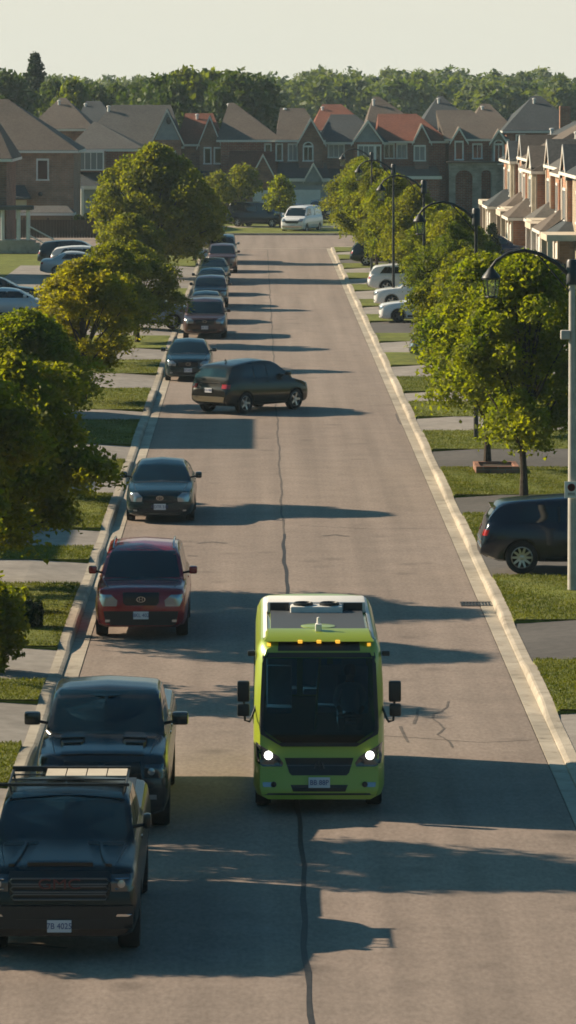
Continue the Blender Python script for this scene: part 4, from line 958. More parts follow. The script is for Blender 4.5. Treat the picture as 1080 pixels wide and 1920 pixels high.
    P('bumper_lip', [(.305, -.88, .88), (.335, -.90, .90)], 'front', M['trim'], off=.008, n=12, m=2)
    for s in (-1, 1):
        for a, e_ in SW: P('side_window', [(1.30, a-.02, e_+.02), (2.2, a-.02, e_+.02)], 'side', SG_, sgn=s, off=.008, thick=.004, n=4)
        P('cab_window', [(1.30, .62, 1.25), (2.1, .80, 1.25)], 'side', M['glass'], sgn=s, off=.008)
        P('window_band', [(2.215, .72, L-.3), (2.26, .74, L-.3)], 'side', M['trim'], sgn=s, off=.006, n=6, m=1)
        P('roof_rail', [(.5, s*.80, s*.86), (L-.4, s*.80, s*.86)], 'top', M['white'], off=.03, n=2, m=8)
        for yy in (fa, ra): wheel(t, s*(hw-.15), yy-y0, wr, .24, 'steel', 'rim_dark')
        # two-part mirror on a bent arm
        mr_ = MB(); a0, a1 = sorted((s*1.07, s*1.26))
        mr_.rbox(a0, a1, .02-y0, .14-y0, 1.72, 2.04, .03); mr = mr_.obj('side_mirror', M['trim'], t, 50)
        q = MB(); q.rbox(a0+(0 if s < 0 else .01), a1, .02-y0, .14-y0, 1.50, 1.69, .03); q.obj('lower_mirror', M['trim'], mr, 50)
        q = MB(); q.tube([(s*.97, .35-y0, 1.62), (s*1.04, .22-y0, 1.45), (s*1.07, .10-y0, 1.41), (s*1.14, .08-y0, 1.43), (s*1.16, .08-y0, 1.75)], .018, 6); q.obj('mirror_arm', M['black_metal'], mr)
        q = MB(); q.rbox(*sorted((s*.98, s*1.10)), .52-y0, .66-y0, 2.36, 2.44, .02); q.obj('side_camera', M['black_metal'], t)
    # roof fairing, panels and the twin fan unit
    b = MB(); z = Ht
    b.add([(-.80, .36-y0, z+.03), (.80, .36-y0, z+.03), (.78, .95-y0, z+.075), (-.78, .95-y0, z+.075), (-.85, .26-y0, z-.04), (.85, .26-y0, z-.04), (.85, .98-y0, z-.02), (-.85, .98-y0, z-.02)],
          [(0, 1, 2, 3), (4, 5, 1, 0), (5, 6, 2, 1), (6, 7, 3, 2), (7, 4, 0, 3), (4, 7, 6, 5)]); b.obj('roof_fairing', LIME, t, 40)
    b = MB(); b.box(-.74, .74, 1.0-y0, 3.35-y0, z+.02, z+.055); b.obj('roof_panel', M['roofgrey'], t)
    b = MB(); b.lathe([(.30, 0), (.30, .03), (.27, .04), (.01, .045)], 24, 'z'); b.v = [(x*.9, y*.9+1.35-y0, zz*.6+z+.045) for x, y, zz in b.v]; b.obj('roof_hatch', LIME, t, 40)
    b = MB(); b.rbox(-.05, .05, .72-y0, .86-y0, z+.05, z+.17, .02); b.lathe([(.03, 0), (.025, .10), (.01, .11)], 10, 'z', (0, .8-y0, z+.16)); b.obj('roof_antenna', M['white'], t, 50)
    ac = MB(); ac.rbox(-.80, .80, 3.4-y0, 4.25-y0, z+.0, z+.19, .04); a = ac.obj('air_conditioner', M['white'], t, 40)
    q = MB(); q.rbox(-.42, .42, 3.05-y0, 3.41-y0, z+.0, z+.155, .03); q.obj('intake_box', M['white'], a, 40)
    for s in (-1, 1):
        q = MB(); q.lathe([(.16, 0), (.16, .04), (.14, .05), (.13, .02), (.01, .02)], 22, 'z', (s*.21, 3.24-y0, z+.155)); f_ = q.obj('fan', M['black_metal'], a, 40)
        q = MB(); q.box(*sorted((s*.44, s*.745)), 3.36-y0, 3.398-y0, z+.035, z+.175); q.obj('side_duct', M['trim'], a)
    # inside: floor, dashboard, wheel, seats, rail
    b = MB(); b.box(-.92, .92, .16-y0, 5.7-y0, .60, .66) if False else b.box(-.90, .90, .5-y0, 5.6-y0, .95, 1.0); b.obj('cabin_floor', M['trim'], t)
    b = MB(); b.rbox(-.86, .86, .22-y0, .62-y0, 1.03, 1.20, .05); b.obj('dashboard', M['trim'], t, 40)
    b = MB(); b.lathe([(.20, 0), (.215, .015), (.20, .03), (.185, .015), (.20, 0)], 24, 'z', (.5, .76-y0, 1.38)); b.obj('steering_wheel', M['trim'], t)
    for i, (xx, yy) in enumerate([(.5, 1.38), (.62, 2.5), (.20, 2.6), (-.6, 2.5), (.62, 3.5), (-.6, 3.5), (0, 4.6), (.5, 4.6), (-.5, 4.6)]):
        b = MB(); b.rbox(xx-.2, xx+.2, yy-.2-y0, yy+.22-y0, 1.2, 1.3, .03); b.rbox(xx-.2, xx+.2, yy+.18-y0, yy+.28-y0, 1.25, 1.92, .04); b.obj('seat', M['fabric'], t, 50)
    b = MB(); b.tube([(-.06, 1.0-y0, 1.0), (-.02, 1.05-y0, 1.6), (.04, 1.1-y0, 2.4)], .02, 8); b.obj('hand_rail', M['rail'], t)
    P('roof_marker', [(.42, -.03, .03), (.5, -.03, .03)], 'top', M['trim'], off=.01, n=2, m=1)
bus()
def driver():  # added figure; its pale shirt stands in for bluish windshield reflections
    P = [(0, 1.24, 1.34), (0, 1.25, 1.48), (0, 1.23, 1.66), (0, 1.21, 1.80), (0, 1.19, 1.885), (0, 1.17, 1.96), (0, 1.165, 2.05)]
    Rr = [(.15, .12), (.145, .11), (.165, .115), (.11, .09), (.05, .05), (.075, .088), (.068, .08)]; E = [(i, i+1) for i in range(6)]
    for s in (-1, 1):
        a = len(P); P += [(s*.17, 1.21, 1.77), (s*.235, 1.10, 1.58), (s*.165, .88, 1.47), (s*.15, .80, 1.44)]; Rr += [(.068, .068), (.05, .05), (.036, .036), (.03, .04)]
        E += [(3, a), (a, a+1), (a+1, a+2), (a+2, a+3)]
        b = len(P); P += [(s*.10, 1.18, 1.33), (s*.14, .86, 1.34), (s*.13, .80, 1.09), (s*.13, .70, 1.05)]; Rr += [(.085, .085), (.065, .065), (.05, .05), (.045, .035)]
        E += [(0, b), (b, b+1), (b+1, b+2), (b+2, b+3)]
    me = bpy.data.meshes.new('person'); me.from_pydata(P, E, []); o = bpy.data.objects.new('tmp', me); COL.objects.link(o)
    md = o.modifiers.new('s', 'SKIN'); me.skin_vertices[0].data[0].use_root = True
    for i, r in enumerate(Rr): me.skin_vertices[0].data[i].radius = r
    o.modifiers.new('u', 'SUBSURF').levels = 2
    out = bpy.data.meshes.new_from_object(o.evaluated_get(bpy.context.evaluated_depsgraph_get())); bpy.data.objects.remove(o)
    out.name = 'person'; out.polygons.foreach_set('use_smooth', [True]*len(out.polygons))
    for m in (mat('skin', (.32, .19, .13), .6), mat('reflection_pale_shirt', (.42, .55, .65), .8), mat('dark_trousers', (.02, .025, .035), .8)): out.materials.append(m)
    for p in out.polygons:
        c = p.center; p.material_index = 0 if (c.z > 1.87 or (c.y < .93 and c.z > 1.4)) else (2 if c.z < 1.40 else 1)
    q = link('person', out); q.location = (.93+.5, 63.9, 0)
    tag(q, 'added driver figure at the minibus wheel, pale shirt standing in for windshield reflections', 'person')
    h = MB(); h.lathe([(.02, 2.15), (.06, 2.14), (.085, 2.10), (.092, 2.05), (.09, 2.0), (.08, 1.98)], 14, 'z', (0, 1.185, 0)); h.obj('hair', M['trim'], q, 60)
    n = MB(); n.add([(0, 1.06, 2.0), (-.018, 1.08, 1.985), (.018, 1.08, 1.985), (0, 1.085, 2.035)], [(0, 1, 3), (0, 3, 2), (0, 2, 1), (1, 2, 3)]); n.obj('nose', out.materials[0], q)
driver()
# ---------------------------------------------------------------- street lamps and the sign
lamp_proto = None
def lamp(X, D, label, dark=True):
    t = thing('street_lamp', label, 'street lamp', (X, D, .12), 0, 'arched street lamps along the right pavement')
    global lamp_proto
    if lamp_proto is None:
        b = MB(); b.tube([(0, 0, 0), (0, 0, 3), (0, 0, 7.25)], [.105, .09, .07], 14); b.obj('pole', M['pole'], t, 40)
        b = MB(); b.tube([(0, 0, 6.85), (-.12, 0, 7.0), (-.35, 0, 7.22), (-.7, 0, 7.42), (-1.05, 0, 7.5), (-1.4, 0, 7.44), (-1.66, 0, 7.28), (-1.78, 0, 7.12)], [.05, .048, .045, .042, .04, .038, .036, .034], 8)
        b.lathe([(.13, 0), (.13, .5), (.10, .55)], 14, 'z', (0, 0, 6.75)); a = b.obj('arm', M['black_metal'], t, 50)
        b = MB(); b.tube([(-.03, 0, 6.55), (-.4, 0, 6.98), (-.75, 0, 7.40)], .018, 6); b.obj('brace', M['black_metal'], a)
        l = MB(); c = (-1.78, 0, 6.72); l.lathe([(.02, .42), (.05, .40), (.10, .33), (.19, .22), (.21, .18), (.205, .14), (.02, .14)], 12, 'z', c); h = l.obj('lantern', M['black_metal'], t, 30)
        l = MB()
        for k in range(6):
            q = math.pi*k/3; x1, y1, x2, y2 = .19*math.cos(q), .19*math.sin(q), .13*math.cos(q), .13*math.sin(q)
            l.tube([(c[0]+x1, y1, c[2]+.15), (c[0]+x2, y2, c[2]-.22)], .013, 5)
        l.lathe([(.135, -.22), (.14, -.24), (.10, -.27), (.02, -.27)], 12, 'z', c); l.obj('lantern_cage', M['black_metal'], h)
        l = MB(); l.lathe([(.17, .13), (.115, -.21)], 6, 'z', c); l.obj('lantern_glass', M['lampglass'], h); lamp_proto = t
    else:
        def cp(o, p):
            for ch in o.children:
                c = ch.copy(); COL.objects.link(c); c.parent = p; cp(ch, c)
                if ch.name.startswith('pole'): c.material_slots[0].link = 'OBJECT'; c.material_slots[0].material = M['black_metal']; c.scale = (.75, .75, 1)
        cp(lamp_proto, t)
    return t
g_ = bpy.data.materials.new('lantern_glass'); g_.use_nodes = True; T = g_.node_tree; T.nodes.clear()
a = T.nodes.new('ShaderNodeBsdfTransparent'); a.inputs[0].default_value = (.8, .85, .7, 1); c = T.nodes.new('ShaderNodeBsdfGlossy'); c.inputs['Roughness'].default_value = .1
mx = T.nodes.new('ShaderNodeMixShader'); mx.inputs[0].default_value = .12; o = T.nodes.new('ShaderNodeOutputMaterial')
T.links.new(a.outputs[0], mx.inputs[1]); T.links.new(c.outputs[0], mx.inputs[2]); T.links.new(mx.outputs[0], o.inputs[0]); M['lampglass'] = g_
LX, LD = XP(1073, 91.3), 91.3
lamp(LX, LD, 'nearest street lamp, concrete pole with a white parking sign, arm over the yellow maple')
lamp(6.87, 131.5, 'second street lamp with its lantern before the pale driveway')
lamp(6.87, 173, 'third street lamp rising out of the green maples')
lamp(6.87, 212, 'fourth street lamp, thin arm against the far brick houses')
lamp(6.87, 253, 'fifth and farthest street lamp, nearly lost in the maple crowns')
t = thing('parking_sign', 'small white no parking sign with a red ring, on the concrete lamp pole', 'sign', (LX-.03, LD-.14, 2.2))
b = MB(); b.rbox(-.15, .15, -.008, .008, 0, .36, .004); b.obj('sign_plate', M['white'], t)
b = MB(); b.lathe([(.085, -.006), (.085, .006), (.062, .006), (.062, -.006)], 24, 'y', (0, -.014, .23)); b.box(-.012, .012, -.02, -.008, .15, .31)
b.v = [(x, y, z) for x, y, z in b.v]; b.obj('red_ring', M['tailred'] if 'tailred' in M else M['logo_red'], t)
b = MB(); b.box(-.08, .08, -.016, -.009, .06, .075); b.box(-.08, .08, -.016, -.009, .095, .11); b.obj('arrow', M['trim'], t)
b = MB(); b.rbox(-.10, .10, -.1, .1, 0, .2, .03); o = b.obj('junction_box', M['pole']); o.location = (LX-.16, LD-.05, ZP(636, LD)); tag(o, 'small grey box strapped to the concrete lamp pole', 'utility box')

# ---------------------------------------------------------------- houses
def roof(name, x0, x1, y0, y1, ze, zr, axis, i0, i1, m, parent, fascia=True):
    """pitched roof; ridge along an axis, ends pulled in by i0 and i1 (0 = gable)"""
    b = MB(); th = .16
    if axis == 'x':
        ym = (y0+y1)/2; top = [(x0, y0, ze), (x1, y0, ze), (x1, y1, ze), (x0, y1, ze), (x0+i0, ym, zr), (x1-i1, ym, zr)]
    else:
        xm = (x0+x1)/2; top = [(x0, y1, ze), (x0, y0, ze), (x1, y0, ze), (x1, y1, ze), (xm, y1-i1, zr), (xm, y0+i0, zr)]
        top = [(x1, y0, ze), (x1, y1, ze), (x0, y1, ze), (x0, y0, ze), (xm, y0+i0, zr), (xm, y1-i1, zr)]
    low = [(v[0], v[1], v[2]-th) for v in top]
    F0 = [(0, 1, 5, 4), (2, 3, 4, 5), (1, 2, 5), (3, 0, 4)]
    b.add(top+low, F0+[tuple(i+6 for i in f[::-1]) for f in F0]+[(a, (a+1) % 4, (a+1) % 4+6, a+6) for a in range(4)])
    r = b.obj(name, m, parent)
    if fascia:
        k = MB(); e = .025
        for a in range(4):
            p, q = Vector(low[a]), Vector(low[(a+1) % 4]); d = (q-p).normalized(); nrm = Vector((d.y, -d.x, 0))
            k.add([p+nrm*e+Vector((0, 0, -.06)), q+nrm*e+Vector((0, 0, -.06)), q+nrm*e+Vector((0, 0, .13)), p+nrm*e+Vector((0, 0, .13)), p-nrm*.05+Vector((0, 0, -.06)), q-nrm*.05+Vector((0, 0, -.06)), q-nrm*.05+Vector((0, 0, .0)), p-nrm*.05+Vector((0, 0, .0))],
                  [(0, 1, 2, 3), (4, 7, 6, 5), (0, 4, 5, 1)])
        k.obj('fascia', M['trimwhite'], r)
    return r
M['trimwhite'] = mat('trim_white', (.66, .63, .57), .6)
def window(parent, x, z, w, h, y, cols=2, rows=1, arch=False, frame='white', ax='y', s=-1):
    """framed window in a wall facing -y (or a wall facing +-x with ax='x')"""
    b = MB(); f = .12
    def bx(B, a0, a1, d0, d1, z0, z1):
        if ax == 'y': B.box(a0, a1, y+d0*s*-1 if False else y+min(-d0, -d1), y+max(-d0, -d1), z0, z1)
        else: B.box(min(y+s*d0, y+s*d1), max(y+s*d0, y+s*d1), a0, a1, z0, z1)
    bx(b, x-w/2-f, x+w/2+f, .0, .07, z+h, z+h+f*1.3); bx(b, x-w/2-f*1.3, x+w/2+f*1.3, .0, .11, z-f, z)
    bx(b, x-w/2-f, x-w/2, .0, .07, z, z+h); bx(b, x+w/2, x+w/2+f, .0, .07, z, z+h)
    for i in range(1, cols): c = x-w/2+w*i/cols; bx(b, c-.03, c+.03, .0, .055, z, z+h)
    for i in range(1, rows+1):
        if rows > 1 or i < rows: c = z+h*i/(rows+1); bx(b, x-w/2, x+w/2, .0, .05, c-.025, c+.025)
    if arch:
        n = 8
        for k in range(n):
            a0, a1 = math.pi*k/n, math.pi*(k+1)/n
            P = [(x+math.cos(q)*(w/2+o_), z+h+f+math.sin(q)*(w/2+o_)*.8) for q, o_ in ((a0, f), (a1, f), (a1, 0), (a0, 0))]
            b.prism(P, y-.07, y)
    wdw = b.obj('window', M[frame], parent); p = MB(); bx(p, x-w/2, x+w/2, .0, .03, z, z+h)
    if arch: p.prism([(x+math.cos(math.pi*k/8)*w/2, z+h+f+math.sin(math.pi*k/8)*w/2*.8) for k in range(9)], y-.03, y-.001)
    p.obj('pane', M['win_pale'] if (cols > 1 and random.random() < .6) else M['win'], wdw); return wdw
def gable_bay(parent, x0, x1, yf, yb, z0, ze, zp, wall, rm, over=.3, trim='trimwhite', face=None):
    """projecting bay with a gable facing -y"""
    b = MB(); xm = (x0+x1)/2; b.prism([(x0, z0), (x1, z0), (x1, ze), (xm, zp), (x0, ze)], yf, yb); w = b.obj('bay_wall', M[wall], parent)
    if face: b = MB(); b.prism([(x0+.1, ze), (x1-.1, ze), (xm, zp-.12)], yf-.03, yf-.004); b.obj('gable_face', M[face], w)
    k = (zp-ze)/((x1-x0)/2); b = MB(); t = .15; xa, xb = x0-over, x1+over; za = ze-over*k
    b.prism([(xa, za+.02), (xm, zp+.02), (xb, za+.02), (xb, za+t+.02), (xm, zp+t+.06), (xa, za+t+.02)], yf-over, yb); r = b.obj('bay_roof', M[rm], parent)
    b = MB(); t2 = .2
    b.prism([(xa-.02, za-.06), (xm, zp-.08), (xb+.02, za-.06), (xb+.02, za+t2-.02), (xm, zp+t2), (xa-.02, za+t2-.02)], yf-over-.05, yf-over-.004); b.obj('barge_board', M[trim], r)
    return w
def vent(parent, x, y, z, m='white'):
    b = MB(); b.lathe([(.12, -.6), (.12, -.06), (.18, -.05), (.18, .06), (.02, .10)], 10, 'z', (x, y, z)); b.obj('roof_vent', M[m], parent)
def garage_door(parent, x0, x1, z1, y, m='white', z0=0.02):
    b = MB(); b.box(x0, x1, y-.05, y, z0, z1); d = b.obj('garage_door', M[m], parent)
    b = MB(); n = max(2, int((x1-x0)/.7))
    for j in range(4):
        zz = z0+(z1-z0)*(j+.12)/4; hh = (z1-z0)*.19
        for i in range(n): xx = x0+(x1-x0)*(i+.12)/n; b.box(xx, xx+(x1-x0)*.76/n, y-.065, y-.049, zz, zz+hh)
    b.obj('door_panels', M[m], d); return d
def house(label, x, y, rz=0, group=None):
    return thing('house', label, 'house', (x, y, .14), rz, group)
HD = 372.0; k_ = F/HD
def hx(px): return (px-VPX)/k_
def hz(py): return CAMH-(py-VPY)/k_-.14
GH = 'houses facing the end of the street'
def far_house(label, px0, px1, eave, ridge, rpx, wall, rm, depth=11, dy=0, axis='x', rend=None):
    """main block given by photo columns and rows at the row of houses beyond the cross street"""
    x0, x1 = hx(px0), hx(px1); c = (x0+x1)/2; t = house(label, c, HD+dy, 0, GH); t['c'] = c
    b = MB(); ze = hz(eave); b.box(x0-c, x1-c, 0, depth, 0, ze-.06); b.obj('wall', M[wall], t)
    i0, i1 = (hx(rpx[0])-x0+.4, x1-hx(rpx[1])+.4)
    r = roof('roof', x0-c-.4, x1-c+.4, -.4, depth+.4, ze+.1, hz(ridge)+.1*depth/2*.0, 'x', i0, i1, M[rm], t); return t, c
def bay(t, c, px0, px1, eave, peak, wall, rm, yf=-1.0, face=None, z0=0, trim='trimwhite'):
    gable_bay(t, hx(px0)-c, hx(px1)-c, yf, 3.5, z0, hz(eave), hz(peak), wall, rm, .25, trim, face)
def win(t, c, px0, px1, y0, y1, y=0, cols=2, arch=False, rows=1):
    window(t, (hx(px0)+hx(px1))/2-c, hz(y1), hx(px1)-hx(px0), hz(y0)-hz(y1), y, cols, rows, arch)
def low_roof(t, c, px0, px1, ye, yr, m, yf=-3.0, gable=None, wall='brick_brown'):
    x0, x1 = hx(px0)-c, hx(px1)-c; ze, zr = hz(ye), hz(yr)
    b = MB(); b.box(x0+.2, x1-.2, yf+.3, -.01, 0, ze-.1); b.obj('garage_wall', M[wall], t)
    b = MB(); b.add([(x0, yf, ze), (x1, yf, ze), (x1-.3, -.01, zr), (x0+.3, -.01, zr), (x0, yf, ze-.16), (x1, yf, ze-.16), (x1, -.01, ze-.16), (x0, -.01, ze-.16)],
                    [(0, 1, 2, 3), (5, 4, 7, 6), (0, 4, 5, 1), (1, 5, 6, 2), (0, 3, 7, 4), (3, 2, 6, 7)]); r = b.obj('garage_roof', M[m], t)
    b = MB(); b.box(x0-.03, x1+.03, yf-.05, yf-.003, ze-.24, ze+.03); b.obj('gutter_board', M['trimwhite'], r)
    if gable:
        gable_bay(t, hx(gable[0])-c, hx(gable[1])-c, yf-.1, -.05, ze-.3, ze, hz(gable[2]), gable[3], m, .2)
    return yf+.3
# 1: long grey roof with the pale gable
t, c = far_house('house with a long grey hip roof and pale gable, left of the red roof', 156, 336, 276, 197, (205, 318), 'brick_brown', 'roof_grey', 11)
bay(t, c, 288, 340, 262, 208, 'brick_brown', 'roof_dark', -1.2, 'siding'); win(t, c, 300, 328, 285, 310, -1.2, 2); vent(t, hx(200)-c, 4.6, hz(200)); b = MB(); b.lathe([(.22, 0), (.22, .06), (.02, .07)], 12, 'y'); b.v = [(x+hx(317)-c, -1.27-y, z*1.5+hz(226)) for x, y, z in b.v]; b.obj('gable_vent', M['trim'], t)
ff = low_roof(t, c, 270, 340, 345, 318, 'roof_dark'); garage_door(t, hx(285)-c, hx(330)-c, 2.2, ff)
# 2: red brown roof, brick gable with two windows
t, c = far_house('house with a red brown roof and two blue tinted windows under a brick gable', 338, 412, 272, 213, (345, 398), 'brick_brown', 'roof_red', 10, 1.5)
bay(t, c, 374, 412, 268, 220, 'brick_pink', 'roof_brown', -.6); win(t, c, 384, 394, 279, 306, -.6, 1); win(t, c, 403, 415, 279, 306, -.6, 1); vent(t, hx(368)-c, 4, hz(216))
ff = low_roof(t, c, 345, 428, 338, 316, 'roof_dark'); garage_door(t, hx(356)-c, hx(396)-c, 2.2, ff)
# 3: tall hip roof
t, c = far_house('house with the tallest pyramid roof over red brick, dark red garage gable', 414, 522, 264, 193, (428, 438), 'brick_red', 'roof_brown', 12, .5)
win(t, c, 498, 507, 272, 296, 0, 1); ff = low_roof(t, c, 424, 520, 335, 283, 'roof_red', -3.2, (470, 516, 291, 'brick_brown'), 'brick_brown')
garage_door(t, hx(474)-c, hx(512)-c, 2.2, ff-.6 if False else ff); vent(t, hx(428)-c, 6, hz(196))
# 4: slate roof with white trimmed gable
t, c = far_house('house with white trimmed slate gable and arched window, behind the white van', 525, 602, 264, 203, (526, 572), 'brick_brown', 'roof_brown', 10, 0)
bay(t, c, 560, 606, 266, 225, 'brick_brown', 'roof_dark', -1.0); win(t, c, 570, 585, 276, 300, -1.0, 2, True); win(t, c, 519, 528, 272, 300, 0, 1); win(t, c, 542, 556, 272, 300, 0, 2)
ff = low_roof(t, c, 516, 618, 334, 305, 'roof_dark', -3.0, (572, 602, 308, 'siding'), 'siding'); garage_door(t, hx(545)-c, hx(600)-c, 2.25, ff); vent(t, hx(535)-c, 4.8, hz(205))
# 5: dark red roof behind a grey gable
t, c = far_house('dark brick house with a pale blue gable over a white bay window', 606, 720, 268, 215, (622, 668), 'brick_brown', 'roof_dark', 11, .3)
bay(t, c, 663, 716, 266, 229, 'brick_red', 'roof_grey', -1.2, 'siding'); win(t, c, 617, 644, 272, 294, 0, 3, False); win(t, c, 672, 700, 274, 310, -1.2, 3); win(t, c, 705, 712, 274, 310, -1.2, 1)
ff = low_roof(t, c, 608, 720, 335, 316, 'roof_dark'); garage_door(t, hx(622)-c, hx(664)-c, 2.25, ff)
# 6: orange red roof
t, c = far_house('house with the large orange red roof and sunlit red side wall', 716, 836, 266, 214, (690+22, 786), 'brick_red', 'roof_red', 10, .8)
bay(t, c, 778, 804, 262, 236, 'brick_brown', 'roof_brown', -.8); win(t, c, 778, 796, 275, 300, -.8, 2); win(t, c, 722, 738, 272, 296, 0, 2); win(t, c, 746, 762, 272, 296, 0, 2)
ff = low_roof(t, c, 718, 826, 330, 312, 'roof_brown', wall='brick_red'); garage_door(t, hx(735)-c, hx(775)-c, 2.25, ff)
# 7: brown roof with stone arches
t, c = far_house('brown roofed house with two stone arches over the porch', 842, 946, 262, 207, (822, 890), 'brick_red', 'roof_brown', 11, 0)
bay(t, c, 848, 872, 262, 242, 'brick_red', 'roof_brown', -.7); win(t, c, 854, 866, 267, 298, -.7, 1); win(t, c, 888, 902, 272, 296, 0, 2); bay(t, c, 922, 946, 264, 246, 'stone', 'roof_brown', -.8); win(t, c, 927, 941, 272, 306, -.8, 2, True)
x0, x1 = hx(840)-c, hx(930)-c; zt_ = hz(305); b = MB(); A = []
b.box(x0, x1, -2.2, -.01, hz(318), zt_)
for a, e in ((x0, hx(852)-c), (hx(884)-c, hx(900)-c), (hx(918)-c, x1)): b.box(a, e, -2.2, -1.6, 0, hz(318)-.001)
for a, e in ((hx(852)-c, hx(884)-c), (hx(900)-c, hx(918)-c)):
    n = 8; r_ = (e-a)/2; m_ = (a+e)/2; zc = hz(318)-r_*.9
    for s in (-1, 1): b.prism([(m_+s*r_, zc), (m_+s*r_, hz(318)-.002)]+[(m_+s*r_*math.sin(q), zc+r_*.88*math.cos(q)) for q in [math.pi/2*j/n for j in range(n)]], -2.19, -1.61)
b.obj('porch_arches', M['stone'], t); b = MB(); b.box(x0-.2, x1+.2, -2.4, -.02, zt_+.003, zt_+.14); b.obj('porch_roof', M['roof_brown'], t)
b = MB(); b.box(hx(900)-c, hx(912)-c, -.08, 0, 0, 2.2); b.obj('door', M['wood_dark'], t)
# second row behind
for lab, px0, px1, ea, ri, rp, rm, dy, m in [
    ('brown peaked roof rising behind the orange red one', 700, 832, 262, 182, (716, 728), 'roof_brown', 22, 'brick_brown'),
    ('black slate roof rising behind the stone arch house', 812, 925, 250, 180, (850, 858), 'roof_dark', 26, 'brick_brown'),
    ('dark roof with two pale vents right of the black slate one', 905, 985, 250, 196, (932, 948), 'roof_brown', 20, 'brick_brown'),
    ('dark peaked roof farthest right on the skyline', 970, 1110, 250, 180, (1030, 1045), 'roof_dark', 16, 'brick_brown'),
    ('dark red roof peeking over the pale blue gable', 596, 705, 250, 197, (612, 650), 'roof_red', 18, 'brick_brown'),
    ('brown hip roof at the left, above the brick house', 44, 158, 246, 184, (92, 104), 'roof_brown', 14, 'brick_brown'),
    ('slate hip roof between the brown and the long grey roofs', 120, 190, 240, 191, (130, 160), 'roof_dark', 30, 'brick_brown')]:
    t, c = far_house('house with '+lab, px0, px1, ea, ri, rp, m, rm, 12, dy); vent(t, hx(rp[0])-c, 4.6, hz(ri)-.3); win(t, c, px0+20, px0+34, ea+8, ea+28, 0, 2)
# bay windowed house and the pink brick house on the left
HD = 352.0; k_ = F/HD; GH = 'houses at the left beyond the cross street'
t, c = far_house('house with a white four part window under a grey hip roof, left', 132, 262, 282, 230, (168, 176), 'brick_red', 'roof_grey', 9, 3)
b = MB(); b.box(hx(140)-c, hx(196)-c, -1.2, -.01, hz(322), hz(282)-.08); w_ = b.obj('bay_wall', M['brick_pink'], t)
win(t, c, 146, 191, 287, 318, -1.2, 4); low_roof(t, c, 138, 236, 350, 324, 'roof_dark', -3.0, wall='siding')
b = MB(); b.tube([(hx(154)-c, -3.2, 0), (hx(154)-c, -3.2, hz(350)-.2)], .16, 12); b.obj('porch_column', M['white'], t)
HD = 330.0; k_ = F/HD
t, c = far_house('pink brick house with one tall white framed window, at the left', -90, 138, 284, 186, (-40, 6), 'brick_pink', 'roof_brown', 13, 0)
win(t, c, 71, 89, 301, 336, 0, 1, rows=1); b = MB(); b.lathe([(.16, 0), (.18, -.12), (.02, -.16)], 10, 'y', (hx(76)-c, -.0, hz(364))); b.obj('wall_vent', M['trim'], t)
b = MB(); x0, x1 = hx(-10)-c, hx(60)-c; z1, z2 = hz(369), hz(347)
b.add([(x0, -2.2, z1), (x1, -2.2, z1), (x1-.6, -.02, z2), (x0, -.02, z2), (x0, -2.2, z1-.15), (x1, -2.2, z1-.15), (x1, -.02, z1-.15), (x0, -.02, z1-.15)], [(0, 1, 2, 3), (5, 4, 7, 6), (0, 4, 5, 1), (1, 5, 6, 2), (0, 3, 7, 4), (3, 2, 6, 7)]); b.obj('porch_roof', M['roof_dark'], t)
b = MB(); b.box(hx(22)-c, hx(50)-c, -.08, 0, .9, hz(375)); b.obj('door', M['white'], t)
# near left house cut by the edge: porch columns and steps
HD = 284.0; k_ = F/HD; GH = None
t, c = far_house('dark brick house cut by the left edge with porch columns and stairs', -150, 12, 300, 200, (-110, -30), 'brick_brown', 'roof_brown', 11, 0)
b = MB(); zr_ = hz(392)
b.box(hx(-20)-c, hx(64)-c, -2.4, -.02, zr_, zr_+.25); b.obj('porch_roof', M['roof_grey'], t)
for px in (8, 38, 56): b = MB(); b.tube([(hx(px)-c, -2.0, 0.9), (hx(px)-c, -2.0, zr_-.003)], .14, 12); b.obj('porch_column', M['white'], t)
b = MB(); b.box(hx(-20)-c, hx(60)-c, -2.2, -.02, 0, .9)
for i in range(5): b.box(hx(60)-c+i*.3+.002, hx(60)-c+(i+1)*.3, -2.2, -.6, 0, .9-.17*(i+.3))
b.obj('porch_steps', M['concrete'], t)
b = MB(); b.tube([(hx(60)-c, -2.15, 1.8), (hx(60)-c+1.6, -2.15, .95)], .05, 8); b.tube([(hx(60)-c, -2.15, 1.2), (hx(60)-c+1.6, -2.15, .35)], .04, 8); b.obj('stair_rail', M['white'], t)
# off-frame houses on the left that shade the road
for i, (d, h) in enumerate([(42, 6.6), (107, 6.6), (122, 6.6), (139, 6.6), (152, 6), (168, 6.6), (186, 6.6), (206, 6.6), (226, 6.6), (246, 6.6)]):
    t = house('brown brick house outside the left edge, '+['beside the nearest pickup', 'level with the black hatchback', 'just past the black hatchback', 'before the crossing vehicle', 'level with the golden maple', 'level with the teal black sedan', 'level with the brown minivan', 'behind the nearest silver car', 'behind the black driveway car', 'behind the white driveway car'][i], -10.9 if i == 3 else (-15.2 if d < 130 else -19.5), d, R(90)); b = MB(); b.box(-5.5, 5.5, 0, 10, 0, 5.4 if h > 5 else 4); b.obj('wall', M['brick_brown'], t)
    roof('roof', -5.9, 5.9, -.4, 10.4, 5.5, h+1.4, 'x', 4.5, 4.5, M['roof_brown'], t)
